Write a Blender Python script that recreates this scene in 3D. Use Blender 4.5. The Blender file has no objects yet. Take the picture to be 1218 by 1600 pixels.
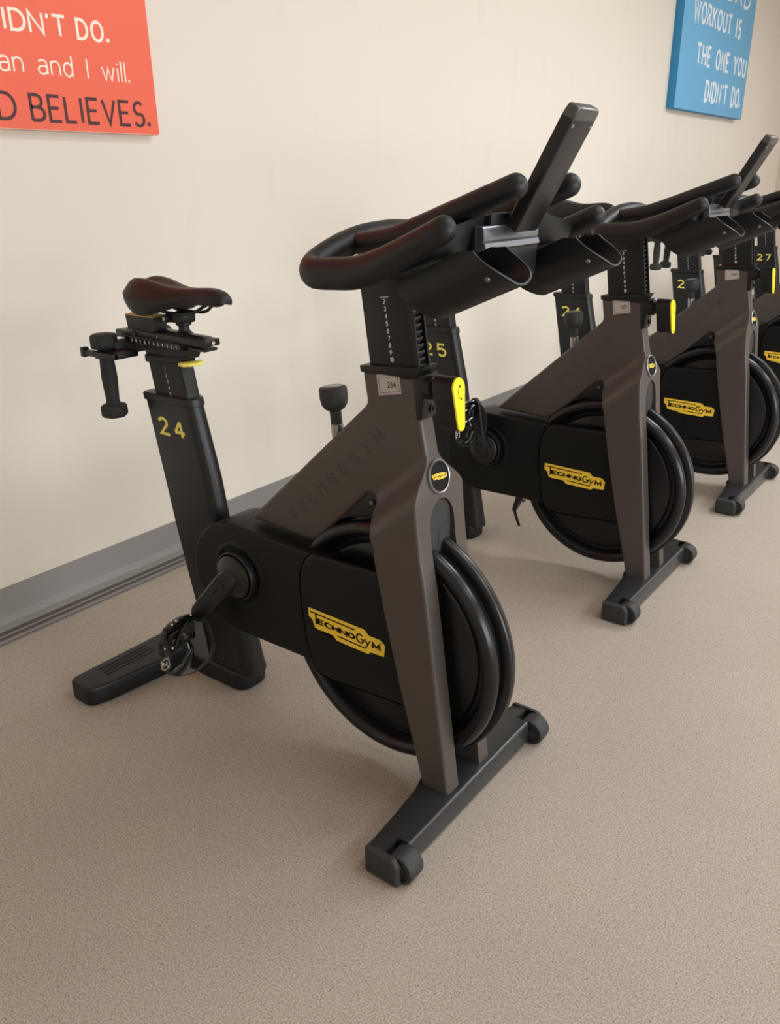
import bpy, bmesh, math, random
from math import sin, cos, pi, radians, sqrt
from mathutils import Vector, Matrix
from mathutils.geometry import delaunay_2d_cdt

random.seed(4)
SC = bpy.context.scene
COL = SC.collection

# ------------------------------------------------------------------ materials
def lin(c):
    c = c / 255.0
    return c / 12.92 if c <= 0.04045 else ((c + 0.055) / 1.055) ** 2.4

def col(r, g, b):
    return (lin(r), lin(g), lin(b), 1.0)

def mat(name, rgb, rough=0.5, metal=0.0, bump=0.0, bscale=400.0, var=0.0, vscale=8.0, coat=0.0, spec=0.5):
    m = bpy.data.materials.new(name)
    m.use_nodes = True
    nt = m.node_tree
    b = nt.nodes['Principled BSDF']
    c = col(*rgb)
    b.inputs['Base Color'].default_value = c
    b.inputs['Roughness'].default_value = rough
    b.inputs['Metallic'].default_value = metal
    b.inputs['Specular IOR Level'].default_value = spec
    if coat:
        b.inputs['Coat Weight'].default_value = coat
        b.inputs['Coat Roughness'].default_value = 0.25
    tc = nt.nodes.new('ShaderNodeTexCoord')
    if var:
        n = nt.nodes.new('ShaderNodeTexNoise')
        n.inputs['Scale'].default_value = vscale
        n.inputs['Detail'].default_value = 5
        nt.links.new(tc.outputs['Object'], n.inputs['Vector'])
        mx = nt.nodes.new('ShaderNodeMix')
        mx.data_type = 'RGBA'
        mx.inputs[6].default_value = tuple(x * (1 - var) for x in c[:3]) + (1,)
        mx.inputs[7].default_value = tuple(min(1, x * (1 + var)) for x in c[:3]) + (1,)
        nt.links.new(n.outputs['Fac'], mx.inputs[0])
        nt.links.new(mx.outputs[2], b.inputs['Base Color'])
    if bump:
        n = nt.nodes.new('ShaderNodeTexNoise')
        n.inputs['Scale'].default_value = bscale
        n.inputs['Detail'].default_value = 3
        nt.links.new(tc.outputs['Object'], n.inputs['Vector'])
        bp = nt.nodes.new('ShaderNodeBump')
        bp.inputs['Strength'].default_value = bump
        bp.inputs['Distance'].default_value = 0.002
        nt.links.new(n.outputs['Fac'], bp.inputs['Height'])
        nt.links.new(bp.outputs['Normal'], b.inputs['Normal'])
    return m

M = {}
M['bronze'] = mat('bronze_paint', (82, 75, 70), 0.40, 0.2, 0.05, 900, 0.05, 5)
M['black'] = mat('black_plastic', (18, 18, 19), 0.46, 0, 0.10, 900, spec=.42)
M['cover'] = mat('black_cover', (10, 10, 10), 0.50, 0, 0.06, 900, spec=0.28)
M['satin'] = mat('satin_black_metal', (25, 25, 26), 0.36, 0.1, 0.04, 700)
M['grip'] = mat('soft_grip_rubber', (23, 23, 24), 0.46, 0, 0.06, 1200, spec=.42)
M['rubber'] = mat('dark_rubber', (44, 44, 44), 0.6, 0, 0.15, 500)
M['gloss'] = mat('gloss_black', (11, 11, 12), 0.24, 0.0)
M['wheel'] = mat('flywheel_enamel', (44, 44, 46), 0.25, 0.6)
M['tread'] = mat('flywheel_tread', (58, 57, 56), 0.30, 0.6)
M['texture'] = mat('textured_black', (52, 52, 52), 0.85, 0, 0.9, 420)
M['yellow'] = mat('yellow_plastic', (255, 232, 12), 0.4)
M['logo_y'] = mat('logo_yellow', (252, 212, 66), 0.5)
M['number_y'] = mat('number_yellow', (252, 236, 112), 0.5)
M['ink'] = mat('black_ink', (9, 8, 8), 0.6, spec=.2)
M['white'] = mat('white_print', (225, 225, 222), 0.5)
M['label'] = mat('sticker_paper', (190, 184, 178), 0.5)
M['steel'] = mat('brushed_steel', (165, 165, 165), 0.3, 0.9)
M['chrome'] = mat('chrome_steel', (225, 225, 222), 0.15, 1.0)
M['alu'] = mat('dark_aluminium', (128, 130, 134), 0.32, 0.75)
M['gunmetal'] = mat('gunmetal_cap', (92, 92, 92), 0.3, 0.6)
M['saddle'] = mat('saddle_vinyl', (27, 26, 26), 0.46, 0, 0.06, 600, spec=.38)
M['neoprene'] = mat('dumbbell_rubber', (38, 38, 38), 0.72, 0, 0.2, 700)
M['foot'] = mat('foot_metal', (52, 52, 53), 0.27, 0.2, 0.04, 800)
M['tan'] = mat('ochre_pad', (205, 170, 70), 0.6)

# ------------------------------------------------------------------ mesh helpers
def smooth(bm, ang=35):
    a = radians(ang)
    for f in bm.faces:
        f.smooth = True
    for e in bm.edges:
        if len(e.link_faces) == 2:
            e.smooth = e.calc_face_angle(0) < a
        else:
            e.smooth = False

def obj(name, bm, mats, parent=None, ang=35, recalc=True):
    if not isinstance(mats, (list, tuple)):
        mats = [mats]
    if recalc:
        bmesh.ops.recalc_face_normals(bm, faces=bm.faces[:])
    smooth(bm, ang)
    me = bpy.data.meshes.new(name)
    bm.to_mesh(me)
    bm.free()
    for m in mats:
        me.materials.append(m)
    o = bpy.data.objects.new(name, me)
    COL.objects.link(o)
    if parent is not None:
        o.parent = parent
    return o

def empty(name, loc=(0, 0, 0), rz=0):
    o = bpy.data.objects.new(name, None)
    COL.objects.link(o)
    o.location = loc
    o.rotation_euler = (0, 0, rz)
    o.empty_display_size = 0.1
    return o

def tag(o, label=None, cat=None, group=None, kind=None):
    if label: o['label'] = label
    if cat: o['category'] = cat
    if group: o['group'] = group
    if kind: o['kind'] = kind
    return o

def NB():
    return bmesh.new()

def join(bm, src, mi=0):
    vm = {}
    for v in src.verts:
        vm[v] = bm.verts.new(v.co)
    for f in src.faces:
        try:
            nf = bm.faces.new([vm[v] for v in f.verts])
            nf.material_index = mi if mi else f.material_index
        except ValueError:
            pass
    src.free()

def box(bm, lo, hi, bev=0.0, seg=2, mi=0, M4=None):
    t = bmesh.new()
    bmesh.ops.create_cube(t, size=1)
    for v in t.verts:
        v.co = Vector([(lo[i] + hi[i]) / 2 + v.co[i] * (hi[i] - lo[i]) for i in range(3)])
    if bev:
        bmesh.ops.bevel(t, geom=t.edges[:], offset=bev, segments=seg, profile=0.5, affect='EDGES')
    if M4:
        bmesh.ops.transform(t, matrix=M4, verts=t.verts)
    for f in t.faces:
        f.material_index = mi
    join(bm, t, mi)

def hexa(bm, P, bev=0.0, seg=2, mi=0):
    """8 corners: bottom 4 (ccw), top 4 (ccw)."""
    t = bmesh.new()
    v = [t.verts.new(p) for p in P]
    for f in ((0, 3, 2, 1), (4, 5, 6, 7), (0, 1, 5, 4), (1, 2, 6, 5), (2, 3, 7, 6), (3, 0, 4, 7)):
        t.faces.new([v[i] for i in f])
    bmesh.ops.recalc_face_normals(t, faces=t.faces[:])
    if bev:
        bmesh.ops.bevel(t, geom=t.edges[:], offset=bev, segments=seg, profile=0.5, affect='EDGES')
    join(bm, t, mi)

def prism(bm, poly, a0, a1, plane='xz', bev=0.0, seg=2, mi=0, M4=None):
    t = bmesh.new()
    def P(u, v, w):
        return {'xz': (u, w, v), 'yz': (w, u, v), 'xy': (u, v, w)}[plane]
    n = len(poly)
    A = [t.verts.new(P(p[0], p[1], a0)) for p in poly]
    B = [t.verts.new(P(p[0], p[1], a1)) for p in poly]
    t.faces.new(A)
    t.faces.new(B[::-1])
    for i in range(n):
        t.faces.new((A[i], B[i], B[(i + 1) % n], A[(i + 1) % n]))
    bmesh.ops.recalc_face_normals(t, faces=t.faces[:])
    if bev:
        es = [e for e in t.edges if (e.verts[0] in A) == (e.verts[1] in A)]
        bmesh.ops.bevel(t, geom=es, offset=bev, segments=seg, profile=0.5, affect='EDGES')
    if M4:
        bmesh.ops.transform(t, matrix=M4, verts=t.verts)
    join(bm, t, mi)

def fillet(pts, rad, seg=5):
    """round the corners of a closed polygon; rad is a number or a list."""
    out = []
    n = len(pts)
    for i in range(n):
        p = Vector(pts[i][:2]); a = Vector(pts[i - 1][:2]); b = Vector(pts[(i + 1) % n][:2])
        r = rad[i] if isinstance(rad, (list, tuple)) else rad
        da = a - p; db = b - p
        if r <= 0 or da.length < 1e-6 or db.length < 1e-6:
            out.append(tuple(p)); continue
        ang = da.angle(db)
        if ang > 3.05:
            out.append(tuple(p)); continue
        t = min(r / math.tan(ang / 2), da.length * 0.49, db.length * 0.49)
        A = p + da.normalized() * t
        B = p + db.normalized() * t
        for k in range(seg + 1):
            s = k / seg
            q = A * (1 - s) ** 2 + p * 2 * s * (1 - s) + B * s * s
            out.append(tuple(q))
    return out

def resample(poly, d):
    out = []
    n = len(poly)
    for i in range(n):
        a = Vector(poly[i]); b = Vector(poly[(i + 1) % n])
        L = (b - a).length
        if L < 1e-7: continue
        k = max(1, int(math.ceil(L / d)))
        for j in range(k):
            out.append(tuple(a.lerp(b, j / k)))
    return out

def segdist(p, poly):
    m = 9e9
    n = len(poly)
    px, py = p
    for i in range(n):
        ax, ay = poly[i]; bx, by = poly[(i + 1) % n]
        dx, dy = bx - ax, by - ay
        L = dx * dx + dy * dy
        t = 0 if L == 0 else max(0, min(1, ((px - ax) * dx + (py - ay) * dy) / L))
        ex, ey = ax + t * dx - px, ay + t * dy - py
        d = ex * ex + ey * ey
        if d < m: m = d
    return sqrt(m)

def inside(p, poly):
    c = False
    n = len(poly)
    for i in range(n):
        x1, y1 = poly[i]; x2, y2 = poly[i - 1]
        if (y1 > p[1]) != (y2 > p[1]) and p[0] < (x2 - x1) * (p[1] - y1) / (y2 - y1) + x1:
            c = not c
    return c

def slab(bm, poly, y0, y1, r=0.006, step=0.012, grid=0.02, mi=0, plane='xz'):
    """rounded-edge plate: outline poly, faces at y0 and y1 (numbers or functions), edges rounded with radius r."""
    area = sum(poly[i - 1][0] * poly[i][1] - poly[i][0] * poly[i - 1][1] for i in range(len(poly)))
    if area < 0: poly = poly[::-1]
    P = resample(poly, step)
    n = len(P)
    fy0 = y0 if callable(y0) else (lambda a, b: y0)
    fy1 = y1 if callable(y1) else (lambda a, b: y1)
    pts = list(P)
    offs = [0.12, 0.35, 0.65, 1.0] if r > 0.004 else [0.3, 1.0]
    for k in offs:
        d = r * k
        for i in range(n):
            a = Vector(P[i - 1]); b = Vector(P[(i + 1) % n])
            t = (b - a)
            if t.length < 1e-9: continue
            t.normalize()
            q = (P[i][0] - t.y * d, P[i][1] + t.x * d)
            if inside(q, P) and segdist(q, P) > d * 0.9:
                pts.append(q)
    xs = [p[0] for p in P]; zs = [p[1] for p in P]
    if callable(y0) or callable(y1):
        x = min(xs) + grid / 2
        while x < max(xs):
            z = min(zs) + grid / 2
            while z < max(zs):
                if inside((x, z), P) and segdist((x, z), P) > r * 1.3:
                    pts.append((x, z))
                z += grid
            x += grid
    V = [Vector(p) for p in pts]
    Eg = [(i, (i + 1) % n) for i in range(n)]
    res = delaunay_2d_cdt(V, Eg, [list(range(n))], 1, 1e-6)
    ov, oe, of = res[0], res[1], res[2]
    def prof(d):
        d = min(d, r)
        return r - sqrt(max(0, r * r - (r - d) ** 2))
    def PP(u, v, w):
        return {'xz': (u, w, v), 'yz': (w, u, v), 'xy': (u, v, w)}[plane]
    A = []; B = []
    t = bmesh.new()
    for v in ov:
        d = segdist((v.x, v.y), P) if r > 0 else 0
        e = prof(d) if r > 0 else 0
        a = fy0(v.x, v.y); b = fy1(v.x, v.y)
        s = 1 if b > a else -1
        A.append(t.verts.new(PP(v.x, v.y, a + s * e)))
        B.append(t.verts.new(PP(v.x, v.y, b - s * e)))
    for f in of:
        t.faces.new([A[i] for i in f])
        t.faces.new([B[i] for i in f][::-1])
    # side wall along boundary edges
    cnt = {}
    for f in of:
        for i in range(len(f)):
            k = (f[i - 1], f[i]); kk = (f[i], f[i - 1])
            if kk in cnt: cnt.pop(kk)
            else: cnt[k] = 1
    for (i, j) in cnt:
        t.faces.new((A[i], A[j], B[j], B[i]))
    bmesh.ops.recalc_face_normals(t, faces=t.faces[:])
    join(bm, t, mi)

def frame_axes(t, up=Vector((0, 0, 1))):
    t = t.normalized()
    if abs(t.dot(up)) > 0.98: up = Vector((0, 1, 0))
    s = t.cross(up).normalized()
    u = s.cross(t).normalized()
    return s, u

def cat(pts, n=8):
    """catmull-rom through points (tuples of any length)."""
    P = [pts[0]] + list(pts) + [pts[-1]]
    out = []
    for i in range(1, len(P) - 2):
        for k in range(n):
            t = k / n
            a, b, c, d = P[i - 1], P[i], P[i + 1], P[i + 2]
            out.append(tuple(0.5 * ((2 * b[j]) + (-a[j] + c[j]) * t + (2 * a[j] - 5 * b[j] + 4 * c[j] - d[j]) * t * t + (-a[j] + 3 * b[j] - 3 * c[j] + d[j]) * t ** 3) for j in range(len(b))))
    out.append(tuple(pts[-1]))
    return out

def tube(bm, path, r=0.01, seg=14, mi=0, cap='round', closed=False, up=(0, 0, 1), flat=None):
    """path of (x,y,z) or (x,y,z,ru,rs); ru radius in the up direction, rs sideways."""
    P = []
    for p in path:
        if len(p) == 3: P.append((Vector(p), r, r))
        elif len(p) == 4: P.append((Vector(p[:3]), p[3], p[3]))
        else: P.append((Vector(p[:3]), p[3], p[4]))
    n = len(P)
    up = Vector(up)
    rings = []
    for i, (c, ru, rs) in enumerate(P):
        if closed:
            t = P[(i + 1) % n][0] - P[i - 1][0]
        else:
            t = P[min(i + 1, n - 1)][0] - P[max(i - 1, 0)][0]
        s, u = frame_axes(t, up)
        rings.append((c, s, u, ru, rs, t.normalized()))
    if not closed and cap == 'round':
        c, s, u, ru, rs, t = rings[0]
        pre = [(c - t * ru * sin(a), s, u, ru * cos(a), rs * cos(a), t) for a in (1.35, 1.05, 0.7, 0.35)]
        c, s, u, ru, rs, t = rings[-1]
        post = [(c + t * ru * sin(a), s, u, ru * cos(a), rs * cos(a), t) for a in (0.35, 0.7, 1.05, 1.35)]
        rings = pre + rings + post
    t_ = bmesh.new()
    R = []
    for (c, s, u, ru, rs, t) in rings:
        R.append([t_.verts.new(c + s * (cos(2 * pi * k / seg) * rs) + u * (sin(2 * pi * k / seg) * ru)) for k in range(seg)])
    m = len(R)
    for i in range(m if closed else m - 1):
        a = R[i]; b = R[(i + 1) % m]
        for k in range(seg):
            t_.faces.new((a[k], a[(k + 1) % seg], b[(k + 1) % seg], b[k]))
    if not closed:
        t_.faces.new(R[0][::-1])
        t_.faces.new(R[-1])
    join(bm, t_, mi)

def lathe(bm, prof, center, axis='y', seg=48, mi=0, a0=0.0, a1=2 * pi, d=None):
    """prof: list of (radius, height along axis)."""
    c = Vector(center)
    if d is None:
        d = {'x': Vector((1, 0, 0)), 'y': Vector((0, 1, 0)), 'z': Vector((0, 0, 1))}[axis]
    else:
        d = Vector(d).normalized()
    s, u = frame_axes(d)
    t = bmesh.new()
    R = []
    for k in range(seg):
        a = a0 + (a1 - a0) * k / seg
        ring = []
        for (r, h) in prof:
            ring.append(t.verts.new(c + d * h + (s * cos(a) + u * sin(a)) * max(r, 1e-5)))
        R.append(ring)
    for k in range(seg):
        A = R[k]; B = R[(k + 1) % seg]
        for i in range(len(prof) - 1):
            t.faces.new((A[i], B[i], B[i + 1], A[i + 1]))
    bmesh.ops.remove_doubles(t, verts=t.verts, dist=2e-5)
    join(bm, t, mi)

def cyl(bm, p0, p1, r, seg=20, mi=0, r1=None, bev=0.0):
    p0 = Vector(p0); p1 = Vector(p1)
    L = (p1 - p0).length
    r1 = r if r1 is None else r1
    b = bev
    prof = [(0, 0), (r - b, 0), (r, b), (r1, L - b), (r1 - b, L), (0, L)] if b else [(0, 0), (r, 0), (r1, L), (0, L)]
    lathe(bm, prof, p0, seg=seg, mi=mi, d=(p1 - p0))

# ------------------------------------------------------------------ stroke lettering
def arc(cx, cy, rx, ry, a0, a1, n=10):
    return [(cx + rx * cos(radians(a0 + (a1 - a0) * k / n)), cy + ry * sin(radians(a0 + (a1 - a0) * k / n))) for k in range(n + 1)]

G = {
 'A': (.66, [[(0, 0), (.33, 1), (.66, 0)], [(.12, .33), (.54, .33)]]),
 'B': (.56, [[(0, 0), (0, 1), (.25, 1)] + arc(.25, .76, .24, .24, 90, -90)[1:] + [(0, .52)], [(.25, .52)] + arc(.27, .26, .29, .26, 90, -90)[1:] + [(0, 0)]]),
 'C': (.62, [arc(.36, .5, .34, .5, 48, 312, 16)]),
 'D': (.62, [[(0, 0), (0, 1), (.22, 1)] + arc(.22, .5, .40, .5, 90, -90, 14)[1:] + [(0, 0)]]),
 'E': (.50, [[(.5, 1), (0, 1), (0, 0), (.5, 0)], [(0, .52), (.42, .52)]]),
 'G': (.68, [arc(.36, .5, .34, .5, 48, 330, 16) + [(.68, .45), (.40, .45)]]),
 'H': (.60, [[(0, 0), (0, 1)], [(.6, 0), (.6, 1)], [(0, .5), (.6, .5)]]),
 'I': (.12, [[(.06, 0), (.06, 1)]]),
 'K': (.58, [[(0, 0), (0, 1)], [(.56, 1), (.04, .44)], [(.2, .6), (.6, 0)]]),
 'L': (.45, [[(0, 1), (0, 0), (.45, 0)]]),
 'M': (.74, [[(0, 0), (.02, 1), (.37, .25), (.72, 1), (.74, 0)]]),
 'N': (.60, [[(0, 0), (0, 1), (.6, 0), (.6, 1)]]),
 'O': (.70, [arc(.35, .5, .35, .5, 90, 450, 22)]),
 'R': (.56, [[(0, 0), (0, 1), (.27, 1)] + arc(.27, .75, .24, .25, 90, -90)[1:] + [(0, .5)], [(.24, .5), (.56, 0)]]),
 'S': (.52, [arc(.27, .74, .24, .26, 40, 250, 12) + arc(.25, .26, .26, .27, 60, -150, 12)]),
 'T': (.60, [[(0, 1), (.6, 1)], [(.3, 1), (.3, 0)]]),
 'U': (.60, [[(0, 1), (0, .3)] + arc(.3, .3, .3, .3, 180, 360, 12) + [(.6, 1)]]),
 'V': (.62, [[(0, 1), (.31, 0), (.62, 1)]]),
 'W': (.92, [[(0, 1), (.23, 0), (.46, .9), (.69, 0), (.92, 1)]]),
 'Y': (.62, [[(0, 1), (.31, .48), (.62, 1)], [(.31, .48), (.31, 0)]]),
 "'": (.06, [[(.05, 1.02), (.02, .8)]]),
 '.': (.02, [[(0, .02), (.02, .02)]]),
 'a': (.42, [arc(.22, .49, .2, .2, 150, 20, 8) + [(.42, .3), (.42, 0)], [(.42, .38)] + arc(.2, .2, .2, .2, 80, 350, 12)]),
 'n': (.42, [[(0, 0), (0, .69)], [(0, .42)] + arc(.21, .45, .21, .24, 170, 0, 8) + [(.42, 0)]]),
 'd': (.42, [[(.42, 1.05), (.42, 0)], arc(.21, .34, .21, .34, 20, 340, 16)]),
 'w': (.64, [[(0, .69), (.16, 0), (.32, .66), (.48, 0), (.64, .69)]]),
 'i': (.0, [[(0, 0), (0, .69)], [(0, .88), (0, .93)]]),
 'l': (.0, [[(0, 0), (0, 1.05)]]),
 '0': (.50, [arc(.25, .5, .25, .5, 90, 450, 18)]),
 '1': (.22, [[(0, .8), (.2, 1), (.2, 0)]]),
 '2': (.50, [arc(.25, .74, .23, .26, 165, -35, 12) + [(.0, 0), (.52, 0)]]),
 '3': (.48, [arc(.22, .75, .22, .25, 150, -80, 10) + arc(.22, .26, .25, .26, 80, -150, 12)]),
 '4': (.56, [[(.4, 0), (.4, 1)], [(.38, .98), (.02, .3)], [(0, .3), (.56, .3)]]),
 '5': (.50, [[(.46, 1), (.06, 1), (.03, .56)] + arc(.23, .31, .26, .31, 110, -140, 12)]),
 '6': (.50, [[(.4, 1), (.12, .62)] + arc(.25, .3, .25, .3, 150, 510, 18)]),
 '7': (.50, [[(0, 1), (.5, 1), (.16, 0)]]),
 '8': (.50, [arc(.25, .76, .2, .24, 90, 450, 14), arc(.25, .26, .25, .27, 90, 450, 16)]),
 '9': (.50, [[(.1, 0), (.38, .38)] + arc(.25, .7, .25, .3, -30, 330, 18)]),
}

def ribbon(bm, pts, w, z0, z1, T, mi=0):
    """a polyline drawn with width w; T maps (u, v, h) to space; mitred joints."""
    P = [Vector(p) for p in pts]
    Q = [P[0]]
    for p in P[1:]:
        if (p - Q[-1]).length > 1e-6: Q.append(p)
    n = len(Q)
    if n < 2: return
    closed = (Q[0] - Q[-1]).length < 1e-5 and n > 3
    if closed: Q = Q[:-1]; n -= 1
    L = []; R = []
    for i in range(n):
        a = Q[i - 1] if (i > 0 or closed) else None
        b = Q[(i + 1) % n] if (i < n - 1 or closed) else None
        d1 = (Q[i] - a).normalized() if a is not None else None
        d2 = (b - Q[i]).normalized() if b is not None else None
        if d1 is None: d1 = d2
        if d2 is None: d2 = d1
        t = d1 + d2
        if t.length < 0.35:      # very sharp turn: square joint
            t = d1
            k = 1
        else:
            t.normalize()
            k = min(2.2, 1 / max(0.2, t.dot(d1)))
        nn = Vector((-t.y, t.x)) * (w / 2 * k)
        ext = Vector((0, 0))
        L.append(Q[i] + nn); R.append(Q[i] - nn)
    m = n if closed else n - 1
    def V(p, h): return bm.verts.new(T(p.x, p.y, h))
    tl = [V(p, z1) for p in L]; tr = [V(p, z1) for p in R]
    bl = [V(p, z0) for p in L]; br = [V(p, z0) for p in R]
    for i in range(m):
        j = (i + 1) % n
        for f in ((tl[i], tr[i], tr[j], tl[j]), (bl[i], bl[j], br[j], br[i]), (tl[i], tl[j], bl[j], bl[i]), (tr[i], br[i], br[j], tr[j])):
            try:
                nf = bm.faces.new(f); nf.material_index = mi
            except ValueError: pass
    if not closed:
        for f in ((tl[0], bl[0], br[0], tr[0]), (tl[-1], tr[-1], br[-1], bl[-1])):
            nf = bm.faces.new(f); nf.material_index = mi

def text(bm, s, T, h, w=0.12, sx=1.0, gap=0.22, space=0.45, u0=0.0, v0=0.0, z0=0.0, z1=0.0004, mi=0, serif=0.0, fit=None, slant=0.0):
    """write s with letter height h starting at (u0, v0) in plane T; fit = total width."""
    tot = 0
    for i, ch in enumerate(s):
        tot += space if ch == ' ' else G[ch][0]
        if i < len(s) - 1: tot += gap
    if fit: sx = fit / (tot * h)
    x = 0.0
    lift = (z1 - z0) * .03
    for ch in s:
        if ch == ' ':
            x += space + gap; continue
        wd, st = G[ch]
        for si, pl in enumerate(st):
            zz = z1 + lift * si
            pts = [(u0 + (x + p[0] + slant * p[1]) * h * sx, v0 + p[1] * h) for p in pl]
            if ch == '.':
                ribbon(bm, [(pts[0][0], v0), (pts[0][0], v0 + w * h * 1.25)], w * h * 1.25, z0, z1, T, mi)
                continue
            ribbon(bm, pts, w * h, z0, zz, T, mi)
            if serif and ch not in "'.":
                for e in (0, -1):
                    q = pl[e]
                    if abs(q[1]) < .01 or abs(q[1] - 1) < .01:
                        nb = pl[1] if e == 0 else pl[-2]
                        if abs(nb[1] - q[1]) > .2:
                            cx = u0 + (x + q[0]) * h * sx; cy = v0 + q[1] * h * (0.985)
                            ribbon(bm, [(cx - serif * h, cy + (w * h * .2 if q[1] < .5 else -w * h * .1)), (cx + serif * h, cy + (w * h * .2 if q[1] < .5 else -w * h * .1))], w * h * .42, z0, z1 + lift * (3 + si), T, mi)
        x += wd + gap
    return tot * h * sx

def planeT(o, u, v):
    o = Vector(o); u = Vector(u).normalized(); v = Vector(v).normalized()
    n = u.cross(v).normalized()
    return lambda a, b, c: o + u * a + v * b + n * c

# ------------------------------------------------------------------ camera
CAMZ = 1.28
fw = Vector((-0.56691481, 0.73366055, -0.37463287))
rt = Vector((0.79471225, 0.6068193, -0.01423998))
up = Vector((-0.21688714, 0.30579818, 0.92706388))
cam = bpy.data.cameras.new('camera')
co = bpy.data.objects.new('camera', cam)
COL.objects.link(co)
mw = Matrix((( rt.x, up.x, -fw.x, 1.29593182), (rt.y, up.y, -fw.y, -1.24770256), (rt.z, up.z, -fw.z, CAMZ), (0, 0, 0, 1)))
co.matrix_world = mw
cam.sensor_fit = 'VERTICAL'
cam.sensor_height = 36
cam.sensor_width = 27.4
cam.lens = 36 * 1266.075 / 1600
cam.clip_start = 0.05
SC.camera = co

# ------------------------------------------------------------------ the room
WX = -1.02          # the wall behind the bikes
RY = 8.34           # the far end wall
RX0, RX1, RY0, HZ = WX, 5.2, -4.2, 3.0

def wall_mat():
    m = bpy.data.materials.new('painted_wall')
    m.use_nodes = True
    nt = m.node_tree; b = nt.nodes['Principled BSDF']
    b.inputs['Roughness'].default_value = 0.75
    tc = nt.nodes.new('ShaderNodeTexCoord')
    n1 = nt.nodes.new('ShaderNodeTexNoise'); n1.inputs['Scale'].default_value = 1.3; n1.inputs['Detail'].default_value = 4
    n2 = nt.nodes.new('ShaderNodeTexNoise'); n2.inputs['Scale'].default_value = 9; n2.inputs['Detail'].default_value = 6
    n3 = nt.nodes.new('ShaderNodeTexNoise'); n3.inputs['Scale'].default_value = 260; n3.inputs['Detail'].default_value = 2
    mp = nt.nodes.new('ShaderNodeMapping'); mp.inputs['Scale'].default_value = (1, 1, .25)
    nt.links.new(tc.outputs['Object'], n1.inputs['Vector'])
    nt.links.new(tc.outputs['Object'], mp.inputs['Vector'])
    nt.links.new(mp.outputs[0], n2.inputs['Vector'])
    nt.links.new(tc.outputs['Object'], n3.inputs['Vector'])
    mx = nt.nodes.new('ShaderNodeMix'); mx.data_type = 'RGBA'
    mx.inputs[6].default_value = col(229, 221, 208); mx.inputs[7].default_value = col(233, 225, 211)
    nt.links.new(n1.outputs['Fac'], mx.inputs[0])
    cr = nt.nodes.new('ShaderNodeValToRGB')
    cr.color_ramp.elements[0].position = 0.58; cr.color_ramp.elements[0].color = (0, 0, 0, 1)
    cr.color_ramp.elements[1].position = 0.85; cr.color_ramp.elements[1].color = (.22, .22, .22, 1)
    nt.links.new(n2.outputs['Fac'], cr.inputs[0])
    mx2 = nt.nodes.new('ShaderNodeMix'); mx2.data_type = 'RGBA'
    nt.links.new(cr.outputs[0], mx2.inputs[0])
    nt.links.new(mx.outputs[2], mx2.inputs[6])
    mx2.inputs[7].default_value = col(212, 202, 188)
    nt.links.new(mx2.outputs[2], b.inputs['Base Color'])
    bp = nt.nodes.new('ShaderNodeBump'); bp.inputs['Strength'].default_value = 0.15; bp.inputs['Distance'].default_value = 0.002
    nt.links.new(n3.outputs['Fac'], bp.inputs['Height'])
    nt.links.new(bp.outputs[0], b.inputs['Normal'])
    return m

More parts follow.
